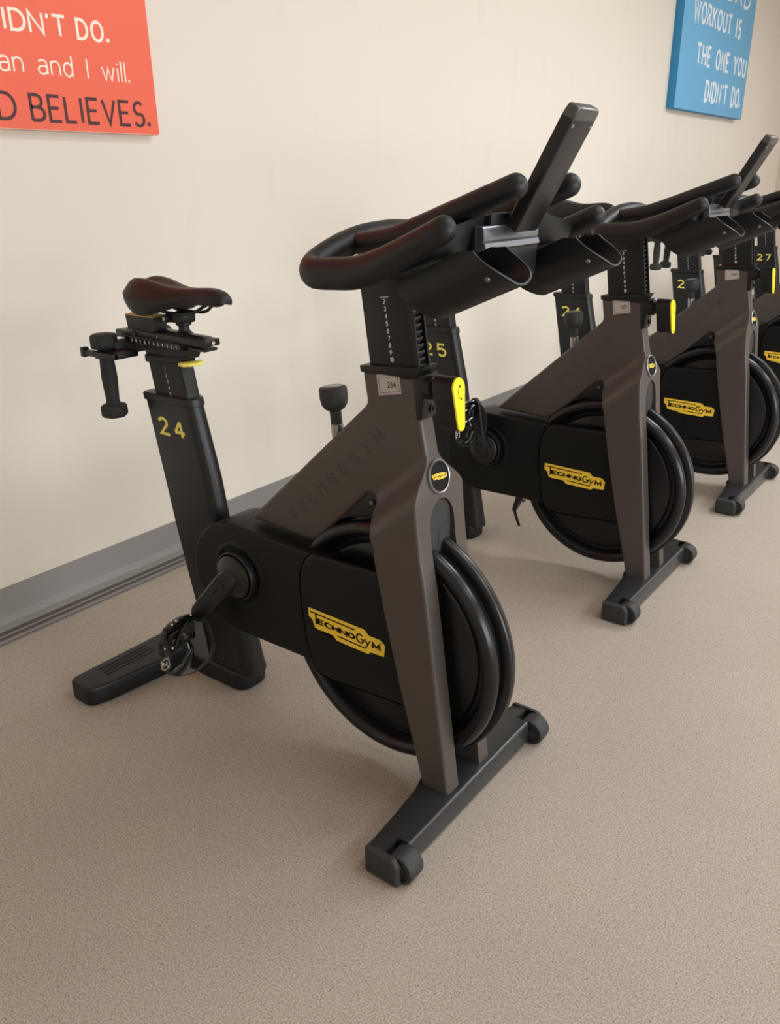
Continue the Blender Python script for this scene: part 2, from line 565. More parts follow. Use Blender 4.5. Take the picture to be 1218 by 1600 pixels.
def floor_mat():
    m = bpy.data.materials.new('rubber_floor')
    m.use_nodes = True
    nt = m.node_tree; b = nt.nodes['Principled BSDF']
    b.inputs['Roughness'].default_value = 0.62
    b.inputs['Specular IOR Level'].default_value = 0.3
    tc = nt.nodes.new('ShaderNodeTexCoord')
    def noise(s, d=3):
        n = nt.nodes.new('ShaderNodeTexNoise'); n.inputs['Scale'].default_value = s; n.inputs['Detail'].default_value = d
        nt.links.new(tc.outputs['Object'], n.inputs['Vector']); return n
    def ramp(n, p0, c0, p1, c1):
        r = nt.nodes.new('ShaderNodeValToRGB')
        r.color_ramp.elements[0].position = p0; r.color_ramp.elements[0].color = c0
        r.color_ramp.elements[1].position = p1; r.color_ramp.elements[1].color = c1
        nt.links.new(n.outputs['Fac'], r.inputs[0]); return r
    base = ramp(noise(330, 4), .38, col(152, 140, 128), .62, col(194, 182, 168))
    big = ramp(noise(2.0, 3), .3, (.94, .94, .94, 1), .7, (1.03, 1.02, 1.01, 1))
    mul = nt.nodes.new('ShaderNodeMix'); mul.data_type = 'RGBA'; mul.blend_type = 'MULTIPLY'; mul.inputs[0].default_value = 1
    nt.links.new(base.outputs[0], mul.inputs[6]); nt.links.new(big.outputs[0], mul.inputs[7])
    # dark specks
    vo = nt.nodes.new('ShaderNodeTexVoronoi'); vo.inputs['Scale'].default_value = 190
    nt.links.new(tc.outputs['Object'], vo.inputs['Vector'])
    r2 = nt.nodes.new('ShaderNodeValToRGB')
    r2.color_ramp.elements[0].position = .16; r2.color_ramp.elements[0].color = (1, 1, 1, 1)
    r2.color_ramp.elements[1].position = .24; r2.color_ramp.elements[1].color = (0, 0, 0, 1)
    nt.links.new(vo.outputs['Distance'], r2.inputs[0])
    wn = nt.nodes.new('ShaderNodeSeparateColor')
    nt.links.new(vo.outputs['Color'], wn.inputs[0])
    gt = nt.nodes.new('ShaderNodeMath'); gt.operation = 'GREATER_THAN'; gt.inputs[1].default_value = .84
    nt.links.new(wn.outputs[0], gt.inputs[0])
    mm = nt.nodes.new('ShaderNodeMath'); mm.operation = 'MULTIPLY'
    nt.links.new(r2.outputs[0], mm.inputs[0]); nt.links.new(gt.outputs[0], mm.inputs[1])
    m3 = nt.nodes.new('ShaderNodeMix'); m3.data_type = 'RGBA'
    nt.links.new(mm.outputs[0], m3.inputs[0]); nt.links.new(mul.outputs[2], m3.inputs[6])
    m3.inputs[7].default_value = col(105, 93, 82)
    # pale specks
    gt2 = nt.nodes.new('ShaderNodeMath'); gt2.operation = 'LESS_THAN'; gt2.inputs[1].default_value = .10
    nt.links.new(wn.outputs[0], gt2.inputs[0])
    mm2 = nt.nodes.new('ShaderNodeMath'); mm2.operation = 'MULTIPLY'
    nt.links.new(r2.outputs[0], mm2.inputs[0]); nt.links.new(gt2.outputs[0], mm2.inputs[1])
    m4 = nt.nodes.new('ShaderNodeMix'); m4.data_type = 'RGBA'
    nt.links.new(mm2.outputs[0], m4.inputs[0]); nt.links.new(m3.outputs[2], m4.inputs[6])
    m4.inputs[7].default_value = col(206, 194, 178)
    nt.links.new(m4.outputs[2], b.inputs['Base Color'])
    bp = nt.nodes.new('ShaderNodeBump'); bp.inputs['Strength'].default_value = 0.25; bp.inputs['Distance'].default_value = 0.001
    nt.links.new(noise(420, 2).outputs['Fac'], bp.inputs['Height'])
    nt.links.new(bp.outputs[0], b.inputs['Normal'])
    return m

WALL = wall_mat(); FLOOR = floor_mat()
BASE = mat('grey_vinyl_base', (132, 127, 123), 0.42, 0, 0.05, 300)
GROUT = mat('dark_seam', (78, 70, 64), 0.6)
CEIL = mat('ceiling_tile', (225, 221, 212), 0.9, 0, 0.3, 120)
WALL2 = mat('far_wall_paint', (214, 196, 182), 0.8, 0, 0.1, 200)

def struct(name, bm, m):
    o = obj(name, bm, m)
    o['kind'] = 'structure'
    return o
T_ = 0.12
b = NB(); box(b, (RX0 - T_, RY0 - T_, -0.1), (RX1 + T_, RY + T_, 0)); struct('floor', b, FLOOR)
b = NB(); box(b, (RX0 - T_, RY0 - T_, HZ), (RX1 + T_, RY + T_, HZ + .1)); struct('ceiling', b, CEIL)
b = NB(); box(b, (RX0 - T_, RY0, 0), (RX0, RY, HZ)); struct('wall_left', b, WALL)
b = NB(); box(b, (RX0 - T_, RY, 0), (RX1 + T_, RY + T_, HZ)); struct('wall_far', b, WALL2)
b = NB(); box(b, (RX1, RY0, 0), (RX1 + T_, RY, HZ)); struct('wall_right', b, WALL)
b = NB(); box(b, (RX0 - T_, RY0 - T_, 0), (RX1 + T_, RY0, HZ)); struct('wall_near', b, WALL)
# vinyl base with a rolled toe, seams and a thin metal edge
prof = [(0, .142), (.004, .142), (.006, .139), (.006, .056), (.010, .050), (.015, .043), (.018, .036), (.024, .030), (.034, .027), (.040, .022), (.044, .018), (.052, .016), (.056, .0125), (.070, .0105), (.074, .008), (.082, .0065), (.084, .004), (.084, 0), (0, 0)]
b = NB()
A = [b.verts.new((WX + p[0], RY0, p[1])) for p in prof]
B = [b.verts.new((WX + p[0], RY, p[1])) for p in prof]
for i in range(len(prof) - 1):
    f = b.faces.new((A[i], B[i], B[i + 1], A[i + 1]))
    f.material_index = 1 if i in (9, 10, 12, 15) else 0
b.faces.new(A); b.faces.new(B[::-1])
o = struct('baseboard_left', b, BASE); o.data.materials.append(GROUT)
b = NB(); box(b, (WX, RY - .012, 0), (RX1, RY, .14), .003); struct('baseboard_far', b, BASE)

# ------------------------------------------------------------------ wall canvases
def canvas(name, y0, y1, z0, z1, th, face, edge, label, group=None):
    t = empty(name, (WX, (y0 + y1) / 2, z0))
    o0 = Vector(t.location)
    b = NB(); box(b, (0, y0 - o0.y, 0), (th, y1 - o0.y, z1 - z0), .002, 2)
    o = obj('canvas', b, [face], t)
    tag(t, label, 'wall canvas', group)
    return t, o0

ORANGE = mat('orange_canvas', (248, 112, 86), 0.6, 0, 0.25, 900, 0.05, 4)
BLUE = mat('blue_canvas', (110, 178, 220), 0.6, 0, 0.2, 900, 0.05, 4)
DARKTXT = mat('maroon_ink', (72, 32, 38), 0.6)
WTXT = mat('cream_print', (250, 238, 220), 0.6)
BWT = mat('white_blue_print', (235, 241, 243), 0.6)

th = .038
PALE = mat('pale_canvas_edge', (238, 190, 175), .7)
t, o0 = canvas('wall_canvas', -1.25, .546, 1.434, 2.62, th, ORANGE, None, 'orange canvas with white and dark lettering high on the wall at left')
cv_ = t.children[0].data; cv_.materials.append(PALE)
for p_ in cv_.polygons:
    if p_.normal.z < -.3: p_.material_index = 1
Tp = planeT((th, -o0.y, -o0.z), (0, 1, 0), (0, 0, 1))
b = NB()
text(b, "DIDN'T", Tp, .048, w=.17, u0=.028, v0=1.6735, serif=.08, fit=.236, z1=.001, gap=.22)
text(b, "DO.", Tp, .048, w=.17, u0=.300, v0=1.6735, serif=.10, fit=.098, z1=.001, gap=.30)
obj('lettering', b, WTXT, t)
b = NB()
text(b, "an and I will.", Tp, .050, w=.095, u0=.052, v0=1.5745, fit=.404, z1=.001, gap=.2, space=.32)
obj('lettering', b, WTXT, t)
b = NB()
text(b, "D", Tp, .0635, w=.13, u0=.028, v0=1.4585, fit=.048, z1=.001)
text(b, "BELIEVES.", Tp, .0635, w=.13, u0=.1225, v0=1.4585, fit=.389, z1=.001, gap=.25)
o = obj('lettering', b, DARKTXT, t); o['label'] = 'dark maroon lettering'

k = .989
def by(y): return -1.2477 + (y + 1.2477) * k
def bz(z): return 1.28 + (z - 1.28) * k
th = .06
t, o0 = canvas('wall_canvas', by(5.07), by(6.715), bz(1.756), 2.88, th, BLUE, None, 'blue canvas with white serif lettering, on the wall above the far bikes')
Tp = planeT((th, -o0.y, -o0.z), (0, 1, 0), (0, 0, 1))
b = NB()
cv_ = t.children[0].data; cv_.materials.append(mat('deep_blue_edge', (46, 132, 178), .6))
for p_ in cv_.polygons:
    if abs(p_.normal.y) > .5 or p_.normal.z < -.5: p_.material_index = 1
for s, u, v, h, f in (("BAD", 5.95, 2.545, .12, .59), ("WORKOUT IS", 5.275, 2.328, .12, 1.115), ("THE ONE YOU", 5.425, 2.072, .12, 1.225), ("DIDN'T DO.", 5.70, 1.84, .13, .91)):
    text(b, s, Tp, h * k, w=.19, u0=by(u), v0=bz(v), serif=.15, fit=f * k, z1=.0015, gap=.36, space=.42)
obj('lettering', b, BWT, t)

# ------------------------------------------------------------------ the bike
YC = 0.012      # seat side of the bike sits on this line
WC = (.335, .342)

def sm(t):
    t = max(0.0, min(1.0, t))
    return t * t * (3 - 2 * t)

def hy(x, z):
    zc = .638 + (x - .316) * .86
    return .0229 + (.0860 - .0229) * sm((zc + .050 - z) / .100)

def to_obj_bool(bm, cutters):
    """subtract cutter bmeshes from bm (evaluated modifiers, no operators)."""
    me = bpy.data.meshes.new('tmp'); bm.to_mesh(me); bm.free()
    o = bpy.data.objects.new('tmp', me); COL.objects.link(o)
    cs = []
    for c in cutters:
        bmesh.ops.recalc_face_normals(c, faces=c.faces[:])
        cm = bpy.data.meshes.new('tmpc'); c.to_mesh(cm); c.free()
        oc = bpy.data.objects.new('tmpc', cm); COL.objects.link(oc); cs.append(oc)
        md = o.modifiers.new('b', 'BOOLEAN'); md.operation = 'DIFFERENCE'; md.object = oc; md.solver = 'EXACT'
    dg = bpy.context.evaluated_depsgraph_get()
    dg.update()
    ev = o.evaluated_get(dg)
    r = bmesh.new(); r.from_mesh(ev.to_mesh())
    ev.to_mesh_clear()
    for q in [o] + cs:
        m_ = q.data
        bpy.data.objects.remove(q); bpy.data.meshes.remove(m_)
    return r

LOGO = [(0.1512, 0.3923), (0.3147, 0.3893), (0.3259, 0.3785), (0.356, 0.3785), (0.366, 0.373), (0.3705, 0.3673), (0.3676, 0.3402), (0.3306, 0.3382), (0.3245, 0.3317), (0.2339, 0.3335), (0.222, 0.3435), (0.1878, 0.3436), (0.1825, 0.3427), (0.1685, 0.3455), (0.1621, 0.3633), (0.1509, 0.3705)]

def logo(bm_y, bm_k, T, mi=0):
    """T maps logo plane (x, z) of the cover to space"""
    vs = [bm_y.verts.new(T(p[0], p[1], .0006)) for p in LOGO]
    vb = [bm_y.verts.new(T(p[0], p[1], 0)) for p in LOGO]
    bm_y.faces.new(vs)
    n = len(vs)
    for i in range(n):
        bm_y.faces.new((vs[i], vb[i], vb[(i + 1) % n], vs[(i + 1) % n]))
    bmesh.ops.triangulate(bm_y, faces=[f for f in bm_y.faces if len(f.verts) > 4])
    k = bm_k
    def R(pts, w): ribbon(k, pts, w, .0004, .0012, T, mi)
    R([(.157, .3832), (.2884, .3798)], .0030)
    R([(.1737, .3832), (.1737, .3552)], .0042)
    R([(.2371, .3462), (.3160, .3437), (.3185, .3465), (.3300, .3660)], .0028)
    for ch, u, w, v, h in (('E', .1805, .0155, .3592, .0115), ('C', .2005, .017, .3585, .0115), ('H', .2235, .0155, .3577, .0115), ('N', .2455, .0175, .3569, .0115), ('O', .2690, .0165, .3562, .0112), ('G', .2920, .0195, .3530, .021), ('M', .3375, .0185, .3528, .0125)):
        gw = G[ch][0]
        Tq = (lambda a, b, c, u=u, v=v, sx=w / (gw * h): T(u + a * sx, v + b - a * sx * .04, c))
        text(k, ch, Tq, h, w=.26 if ch != 'G' else .15, z0=.0004, z1=.0012, mi=mi)
    R([(.3155, .3668), (.3225, .3560)], .0034)
    R(arc(.3585, .3705, .0022, .0022, 0, 360, 10), .0007)

def numscale(bm, s, x, z, T, h=.0085, mi=0, w=.16):
    tot = text(NB(), s, T, h, w=w)
    text(bm, s, T, h, w=w, u0=x - tot / 2, v0=z - h / 2, mi=mi, z1=.0005, gap=.2)

NEAR = lambda y: (lambda a, b, c: Vector((a, y - c, b)))   # plane facing the rider's right (-y); a = x, b = z

def build_bike():
    root = empty('indoor_cycle')
    # ---------------------------------------------------------- frame
    poly = [(.2847, .9400), (.2956, .8749), (-.0756, .5410), (.1298, .5300), (.1991, .5936), (.2880, .6815), (.308, .6845), (.3165, .668), (.320, .648), (.336, .628), (.3475, .600),
            (.3525, .565), (.3743, .4592), (.4081, .3113), (.4755, .0560), (.5430, .0560), (.4983, .4047), (.4818, .5311), (.4690, .6027), (.4615, .6739), (.4580, .7209), (.4490, .757), (.4396, .7931), (.4256, .8598), (.4170, .9400)]
    rad = [.0, .022, .004, .0, .02, .016, .012, .02, .03, .03, .04, .05, .1, .1, .0, .0, .2, .2, .1, .08, .05, .04, .05, .05, 0]
    P = fillet(poly, rad, 5)
    b = NB()
    slab(b, P, lambda x, z: -hy(x, z), lambda x, z: hy(x, z), r=.0075, step=.008, grid=.0085)
    c1 = NB()
    n = 14
    arch = [(-.043, -.02)] + [(.043 * cos(pi - pi * k / n), .650 + .052 * sin(pi - pi * k / n)) for k in range(n + 1)] + [(.043, -.02)]
    prism(c1, arch, .375, .8, 'yz')
    c2 = NB(); box(c2, (.25, -.0432, -.03), (.40, .0432, .600))
    b = to_obj_bool(b, [c1, c2])
    frame = obj('frame', b, M['bronze'], root, 28)
    b = NB()
    o_ = Vector((.083, 0, .574)); d_ = Vector((.3383 - .083, 0, .8078 - .574)).normalized()
    v_ = Vector((-d_.z, 0, d_.x))
    Tq = planeT(o_ - d_ * .010 + Vector((0, -.0229, 0)), d_, v_)
    text(b, 'TECHNOGYM', Tq, .027, w=.10, z0=-.0005, z1=.0012, gap=.92, fit=.357)
    o = obj('embossed_lettering', b, M['bronze'], frame, 28)
    # asset sticker (no machine-readable code): outline and number
    b = NB()
    q = [(0.3216, 0.9373), (0.3762, 0.9455), (0.3819, 0.9065), (0.3269, 0.8965)]
    hexa(b, [(x, -.0229, z) for x, z in q] + [(x, -.0236, z) for x, z in q])
    T3 = NEAR(-.0236)
    ribbon(b, [(.3265, .9318), (.3725, .9388), (.3772, .9108), (.3310, .9022), (.3265, .9318)], .0007, 0, .0003, T3, 1)
    sticker = obj('asset_sticker', b, [M['label'], M['ink']], frame)
    sticker['label'] = 'pale grey asset sticker'
    b = NB()
    lathe(b, [(0, -.0045), (.0068, -.0045), (.0068, 0), (0, 0)], (.2985, -.016, .6628), 'y', 20)
    lathe(b, [(0, -.006), (.002, -.006), (.0034, -.0035), (.0045, -.005), (.0052, -.005), (.0052, 0), (0, 0)], (.2985, -.0165, .6628), 'y', 6, mi=1)
    # ---------------------------------------------------------- guard plate in the window
    arcp = [(WC[0] + .289 * cos(radians(a)), WC[1] + .289 * sin(radians(a))) for a in range(93, 138, 4)]
    g = [(.345, .60), (.345, .665), (.318, .695), (.285, .695), (.115, .535)] + [p for p in arcp[::-1]]
    slab(b, g, -.017, .017, r=.002, step=.01, mi=0)
    gp = obj('window_guard', b, [M['satin'], M['steel']], root)
    b = NB()
    arch2 = [(-.042, .55)] + [(.042 * cos(pi - pi * k / n), .649 + .051 * sin(pi - pi * k / n)) for k in range(n + 1)] + [(.042, .55)]
    prism(b, arch2, .445, .4560, 'yz', .001, 1)
    prism(b, [(-.004, .60), (-.002, .632), (.004, .637), (.026, .637), (.032, .632), (.034, .60)], .452, .4575, 'yz', .002, 1)
    obj('fork_guard', b, M['texture'], root)
    # ---------------------------------------------------------- badge
    b = NB()
    bd = Vector((.975, 0, .22))
    bd.normalize()
    lathe(b, [(0, .0), (.0345, .0), (.0345, .006), (.0325, .0085), (.0305, .0075), (.0305, .004), (0, .004)], (.4500, 0, .7465), seg=44, mi=0, d=bd)
    lathe(b, [(0, .0062), (.0303, .0062), (.0303, .002), (0, .002)], (.4500, 0, .7465), seg=44, mi=1, d=bd)
    badge = obj('badge', b, [M['steel'], M['ink']], root)
    badge['label'] = 'round black badge with a silver rim'
    by_ = NB(); bk = NB()
    uy = Vector((0, cos(radians(4)), 0)) + Vector((-.22, 0, .975)) * sin(radians(-4))
    uy.normalize(); uz = bd.cross(uy).normalized() * 1
    if uz.z < 0: uz = -uz
    s_ = .225
    oc = Vector((.4500, 0, .7465)) + bd * .0064
    def TB(a, b_, c): return oc + uy * ((a - .262) * s_) + uz * ((b_ - .362) * s_) + bd * (c * .3)
    logo(by_, by_, TB, 1)
    obj('badge_logo', by_, [M['logo_y'], M['ink']], badge, recalc=False)
    bk.free()
    # ---------------------------------------------------------- flywheel
    prof = [(.035, -.016), (.222, -.016), (.229, -.013), (.232, -.008), (.241, -.008), (.245, -.018), (.249, -.029), (.256, -.037), (.265, -.0405), (.274, -.0375), (.280, -.030), (.2825, -.020), (.279, -.011), (.271, -.008), (.271, .007), (.288, .009), (.2925, .0115), (.294, .0145), (.294, .0180), (.2925, .0188), (.2925, .0200), (.294, .0208), (.294, .0285), (.2915, .0325), (.285, .0345), (.270, .0360), (.25, .034), (.235, .026), (.035, .026)]
    b = NB(); lathe(b, prof, (WC[0], 0, WC[1]), 'y', 112)
    for f in b.faces:
        c = f.calc_center_median()
        if c.y > .0112 and (c.x - WC[0]) ** 2 + (c.z - WC[1]) ** 2 > .2915 ** 2: f.material_index = 1
    fwo = obj('flywheel', b, [M['wheel'], M['tread']], root, 40)
    b = NB(); lathe(b, [(0, -.050), (.030, -.050), (.036, -.044), (.036, .044), (.030, .050), (0, .050)], (WC[0], 0, WC[1]), 'y', 32)
    obj('wheel_hub', b, M['black'], fwo)
    # ---------------------------------------------------------- drive housing and covers
    b = NB()
    L = [(-.2590 + 0, .380)]
    top = .529; bot = .234; cx = -.108; cz = (top + bot) / 2; rr = (top - bot) / 2
    st = [(cx + rr * cos(radians(a)) * 1.0, cz + rr * sin(radians(a))) for a in range(90, 271, 9)]
    st += [(.20, .240), (.20, .521)]
    slab(b, st, -.063, .063, r=.007, step=.02)
    # raised ring around the crank
    lathe(b, [(.070, -.055), (.072, -.0655), (.076, -.067), (.082, -.066), (.086, -.0625), (.086, -.055)], (-.087, 0, .402), 'y', 48)
    housing = obj('drive_housing', b, M['cover'], root)
    for side, nm in ((-1, 'chain_cover'), (1, 'chain_cover')):
        b = NB()
        fc = [(.168, .5320), (.145, .512), (.128, .480), (.1215, .436), (.124, .400), (.130, .340), (.138, .285), (.150, .240), (.168, .2205), (.2157, .2185), (.470, .2370), (.440, .300), (.405, .400), (.378, .500), (.372, .5380)]
        fc = fillet(fc, [.02, .03, .05, .05, .05, .05, .04, .03, .015, .02, 0, 0, 0, 0, 0], 4)
        if side < 0: slab(b, fc, -.0746, -.0600, r=.0115, step=.012)
        else: slab(b, fc, .0600, .0746, r=.0115, step=.012)
        cv = obj(nm, b, M['cover'], root)
        b2 = NB()
        if side < 0: T2 = lambda a, b_, c: Vector((a, -.0746 - c, b_))
        else: T2 = lambda a, b_, c: Vector((.522 - a, .0746 + c, b_))
        logo(b2, b2, T2, 1)
        lo = obj('logo_plate', b2, [M['logo_y'], M['ink']], cv, recalc=False)
        lo['label'] = 'yellow logo plate with black lettering'
    # ---------------------------------------------------------- front foot
    b = NB()
    zt = .0644
    plan = [(.5590, -.2950), (.5590, .2950), (.4873, .2950), (.4780, .18), (.4690, .105), (.4560, .06), (.4560, -.06), (.4690, -.105), (.4780, -.18), (.4873, -.2950)]
    plan = fillet(plan, [.001, .001, .001, .05, .03, .02, .02, .03, .05, .001], 4)
    slab(b, plan, .004, zt, r=.0090, step=.03, plane='xy')
    cuts = []
    for s in (-1, 1):
        c = NB(); box(c, (.5270, s * .2672 - .0232, -.05), (.70, s * .2672 + .0232, .2)); cuts.append(c)
    b = to_obj_bool(b, cuts)
    ff = obj('front_foot', b, M['foot'], root, 30)
    for s in (-1, 1):
        b = NB()
        ol = fillet([(.4868, .002), (.4868, .0646), (.5570, .0646), (.5690, .0500), (.5690, .002)], [.004, .007, .016, .014, .004], 6)
        slab(b, ol, .2700, .3050, r=.009, step=.006)
        for v in b.verts:
            if v.co.y < .2904: v.co.y = .2904
            v.co.y *= s
        bmesh.ops.remove_doubles(b, verts=b.verts, dist=1e-5)
        obj('end_cap', b, M['rubber'], ff)
        b = NB()
        lathe(b, [(.010, -.0180), (.022, -.0180), (.024, -.0215), (.0310, -.0215), (.0325, -.0195), (.0330, -.010), (.0330, .010), (.0325, .0195), (.0310, .0215), (.024, .0215), (.022, .0180), (.010, .0180)], (.5610, s * .2672, .0332), 'y', 40)
        cyl(b, (.5610, s * .2672 - .0222, .0332), (.5610, s * .2672 + .0222, .0332), .011, 16)
        obj('transport_wheel', b, M['rubber'], ff)
    # ---------------------------------------------------------- rear foot
    b = NB()
    yb = .028
    rp = [(-.5350, -.338 + yb), (-.4450, -.338 + yb), (-.4280, -.285 + yb), (-.4020, -.055 + yb), (-.1620, -.053 + yb), (-.1620, .053 + yb), (-.4020, .055 + yb), (-.4280, .285 + yb), (-.4450, .338 + yb), (-.5350, .338 + yb)]
    rp = fillet(rp, [.028, .03, .05, .010, .044, .044, .010, .05, .03, .028], 9)
    slab(b, rp, .0, .056, r=.0085, step=.03, plane='xy')
    rf = obj('rear_foot', b, M['black'], root, 30)
    for s in (-1, 1):
        b = NB()
        for k in range(4):
            xx = -.508 + k * .013
            box(b, (xx - .0022, yb + min(s * .10, s * .26), .0560), (xx + .0022, yb + max(s * .10, s * .26), .0574), .0004, 1)
        obj('grip_ridges', b, M['black'], rf)
    # ---------------------------------------------------------- seat column
    b = NB()
    def colsec(z, dx=0, w=.028):
        xr = -.4458 + .186 * (.7985 - z) - dx; xf = (-.2680 + .235 * (.79 - z) if z > .6 else -.2233 + .148 * (.6 - z)) + dx
        rr_ = w
        YC = .012 + .016 * sm((.45 - z) / .40)
        pts = [(xr, YC + w * .75), (xr + .006, YC + w), (xf - rr_ * .95, YC + w)]
        for k in range(1, 8):
            a = pi / 2 - pi * k / 8
            pts.append((xf - rr_ * .95 + rr_ * .95 * cos(a), YC + w * sin(a)))
        pts += [(xf - rr_ * .95, YC - w), (xr + .006, YC - w), (xr, YC - w * .75)]
        return pts
    def loft(bm, secs, mi=0):
        t = bmesh.new(); R = []
        for (z, pts) in secs:
            R.append([t.verts.new((p[0], p[1], z)) for p in pts])
        for i in range(len(R) - 1):
            m = len(R[i])
            for k_ in range(m):
                t.faces.new((R[i][k_], R[i][(k_ + 1) % m], R[i + 1][(k_ + 1) % m], R[i + 1][k_]))
        t.faces.new(R[0][::-1]); t.faces.new(R[-1])
        join(bm, t, mi)
    loft(b, [(.050, colsec(.050, .002, .041)), (.12, colsec(.12, 0, .039)), (.20, colsec(.20, 0, .036)), (.30, colsec(.30, 0, .033)), (.45, colsec(.45, 0, .030)), (.60, colsec(.60, 0, .0285)), (.779, colsec(.779))])
    # raised cap with a lip
    loft(b, [(.781, colsec(.781, .004, .0315)), (.797, colsec(.797, .004, .0315)), (.800, colsec(.800, .0015, .029))])
    sc_ = obj('seat_column', b, M['satin'], root, 30)
    b = NB()
    loft(b, [(.055, colsec(.06, .003, .0425)), (.059, colsec(.06, .0028, .0422)), (.061, colsec(.064, .001, .0405))])
    obj('column_collar', b, M['black'], sc_)
    # ---------------------------------------------------------- front post and bars
    b = NB()
    def fp(z): return .3024 - .137 * (z - .954), .4100 - .152 * (z - .969)
    z0, z1 = .90, 1.150
    (a0, c0), (a1, c1_) = fp(z0), fp(z1)
    hexa(b, [(a0, -.0195, z0), (c0, -.0195, z0), (c0, .0195, z0), (a0, .0195, z0), (a1, -.0195, z1), (c1_, -.0195, z1), (c1_, .0195, z1), (a1, .0195, z1)], .003)
    # side rails of the rack
    for y in (-.0175, .0155):
        hexa(b, [(c0 - .002, y - .002, z0), (c0 + .010, y - .002, z0), (c0 + .010, y + .004, z0), (c0 - .002, y + .004, z0), (c1_ - .002, y - .002, z1), (c1_ + .010, y - .002, z1), (c1_ + .010, y + .004, z1), (c1_ - .002, y + .004, z1)], .001, 1)
    post = obj('handlebar_post', b, M['black'], root)
    b = NB()
    for k in range(15):
        z = .962 + k * .0125
        c = fp(z)[1]
        box(b, (c, -.010, z - .0035), (c + .0075, .010, z + .0035), .002, 2)
    obj('height_rack', b, M['gloss'], post)
    b = NB()
    T3 = NEAR(-.0195)
    ribbon(b, [(.3302, 1.0838), (.3508, 1.0860)], .0014, 0, .0005, T3)
    for k, s in enumerate(['2', '3', '4', '5', '6', '7', '8', '9', '10']):
        z = 1.0770 - k * .01345
        numscale(b, s, .3405 + k * .0021, z, T3, .0078, w=.2)
    obj('scale_numbers', b, M['white'], post)
    # collar and bracket
    b = NB()
    hexa(b, [(.2835, -.0265, .9385), (.4180, -.0265, .9400), (.4180, .0265, .9400), (.2835, .0265, .9385), (.2815, -.0265, .9515), (.4330, -.0265, .9640), (.4330, .0265, .9640), (.2815, .0265, .9515)], .002)
    hexa(b, [(.4180, -.0240, .8590), (.4300, -.0240, .8620), (.4300, .0240, .8620), (.4180, .0240, .8590), (.4075, -.0240, .9420), (.4360, -.0240, .9500), (.4360, .0240, .9500), (.4075, .0240, .9420)], .003)
    lathe(b, [(0, .0), (.0075, .0), (.0075, .006), (.0045, .006), (.0035, .003), (0, .003)], (.4290, .006, .8790), seg=20, d=(1, 0, .1))
    collar = obj('post_collar', b, M['black'], root)
    b = NB()
    lathe(b, [(0, 0), (.0215, 0), (.0225, .003), (.0225, .018), (.0175, .022), (.0175, .055), (0, .055)], (.4300, -.006, .9230), seg=32, d=(1, 0, .05))
    tear = [(-.0175 + .0195 * cos(radians(a)), .9335 + .0195 * sin(radians(a))) for a in range(-5, 186, 12)] + [(-.0190 + .0115 * cos(radians(a)), .8660 + .0115 * sin(radians(a))) for a in range(190, 351, 16)]
    Mt = Matrix.Translation((0, 0, 0))
    def tilt(z): return (0.9335 - z) * .12
    t = NB(); prism(t, tear, .462, .505, 'yz', .002, 2)
    for v in t.verts: v.co.x += tilt(v.co.z)
    join(b, t)
    lv = obj('tension_lever', b, M['black'], root)
    b = NB(); t = NB(); prism(t, tear, .505, .5095, 'yz', .0012, 2)
    for v in t.verts: v.co.x += tilt(v.co.z)
    join(b, t)
    T4 = lambda a, b_, c: Vector((.5095 + tilt(b_) + c, a, b_))
    t = NB()
    for a0_, a1_ in ((100, 125), (135, 150), (215, 240)):
        ribbon(t, arc(-.0150, .9250, .0075, .0115, a0_, a1_, 5), .0016, 0, .0004, T4, 1)
    ribbon(t, [(-.0170, .9385), (-.0135, .9355)], .0030, 0, .0004, T4, 1)
    ribbon(t, [(-.0155, .9125), (-.0125, .9145)], .0030, 0, .0004, T4, 1)
    ribbon(t, arc(-.0150, .9250, .0075, .0115, 160, 205, 5), .0008, 0, .0004, T4, 1)
    join(b, t, 0)
    yl = obj('lever_face', b, [M['yellow'], M['ink']], lv); yl['label'] = 'bright yellow lever face with black arrows'
    # brake knob behind the post
    b = NB()
    kd = Vector((-.10, 0, 1)).normalized()
    kc = Vector((.1870, .004, .8390))
    lathe(b, [(0, .0), (.013, .0), (.0215, .005), (.0275, .014), (.0298, .026), (.0300, .045), (.0285, .050), (.022, .0525), (0, .0535)], kc, seg=28, d=kd)
    cyl(b, kc + kd * -.030, kc + kd * .004, .0125, 20)
    kn = obj('brake_knob', b, M['rubber'], root)
    b = NB(); cyl(b, kc + kd * -.085, kc + kd * -.028, .0135, 20, bev=.001)
    obj('knob_sleeve', b, M['steel'], kn)
    b = NB(); lathe(b, [(0, .0542), (.021, .0532), (.023, .0515), (.0, .0505)], kc, seg=28, d=kd)
    obj('knob_cap', b, M['alu'], kn)
    # handlebar
    b = NB()
    half = [(.344, 0, 1.200, .022, .024), (.342, -.070, 1.196, .022, .024), (.340, -.130, 1.184, .0225, .024), (.338, -.180, 1.167, .0235, .023), (.343, -.213, 1.154, .0245, .022), (.361, -.230, 1.148, .0255, .021), (.405, -.234, 1.149, .0258, .021), (.460, -.237, 1.154, .0255, .021), (.520, -.242, 1.173, .0235, .020), (.580, -.247, 1.199, .021, .0195), (.628, -.2515, 1.221, .0190, .0190)]
    for s in (1, -1):
        pth = [(p[0], p[1] * s, p[2], p[3], p[4]) for p in half]
        tube(b, cat(pth, 5), seg=20)
    for s in (1, -1):
        yo = -.020
        pth = [(.350, yo * .3 - .102 * s, 1.186, .018, .020), (.380, yo * .5 - .101 * s, 1.188, .020, .021), (.440, yo * .7 - .099 * s, 1.197, .021, .021), (.500, yo * .9 - .096 * s, 1.216, .021, .020), (.560, yo - .094 * s, 1.238, .020, .0195), (.660, yo - .090 * s, 1.275, .0190, .0190)]
        tube(b, cat(pth, 5), seg=20)
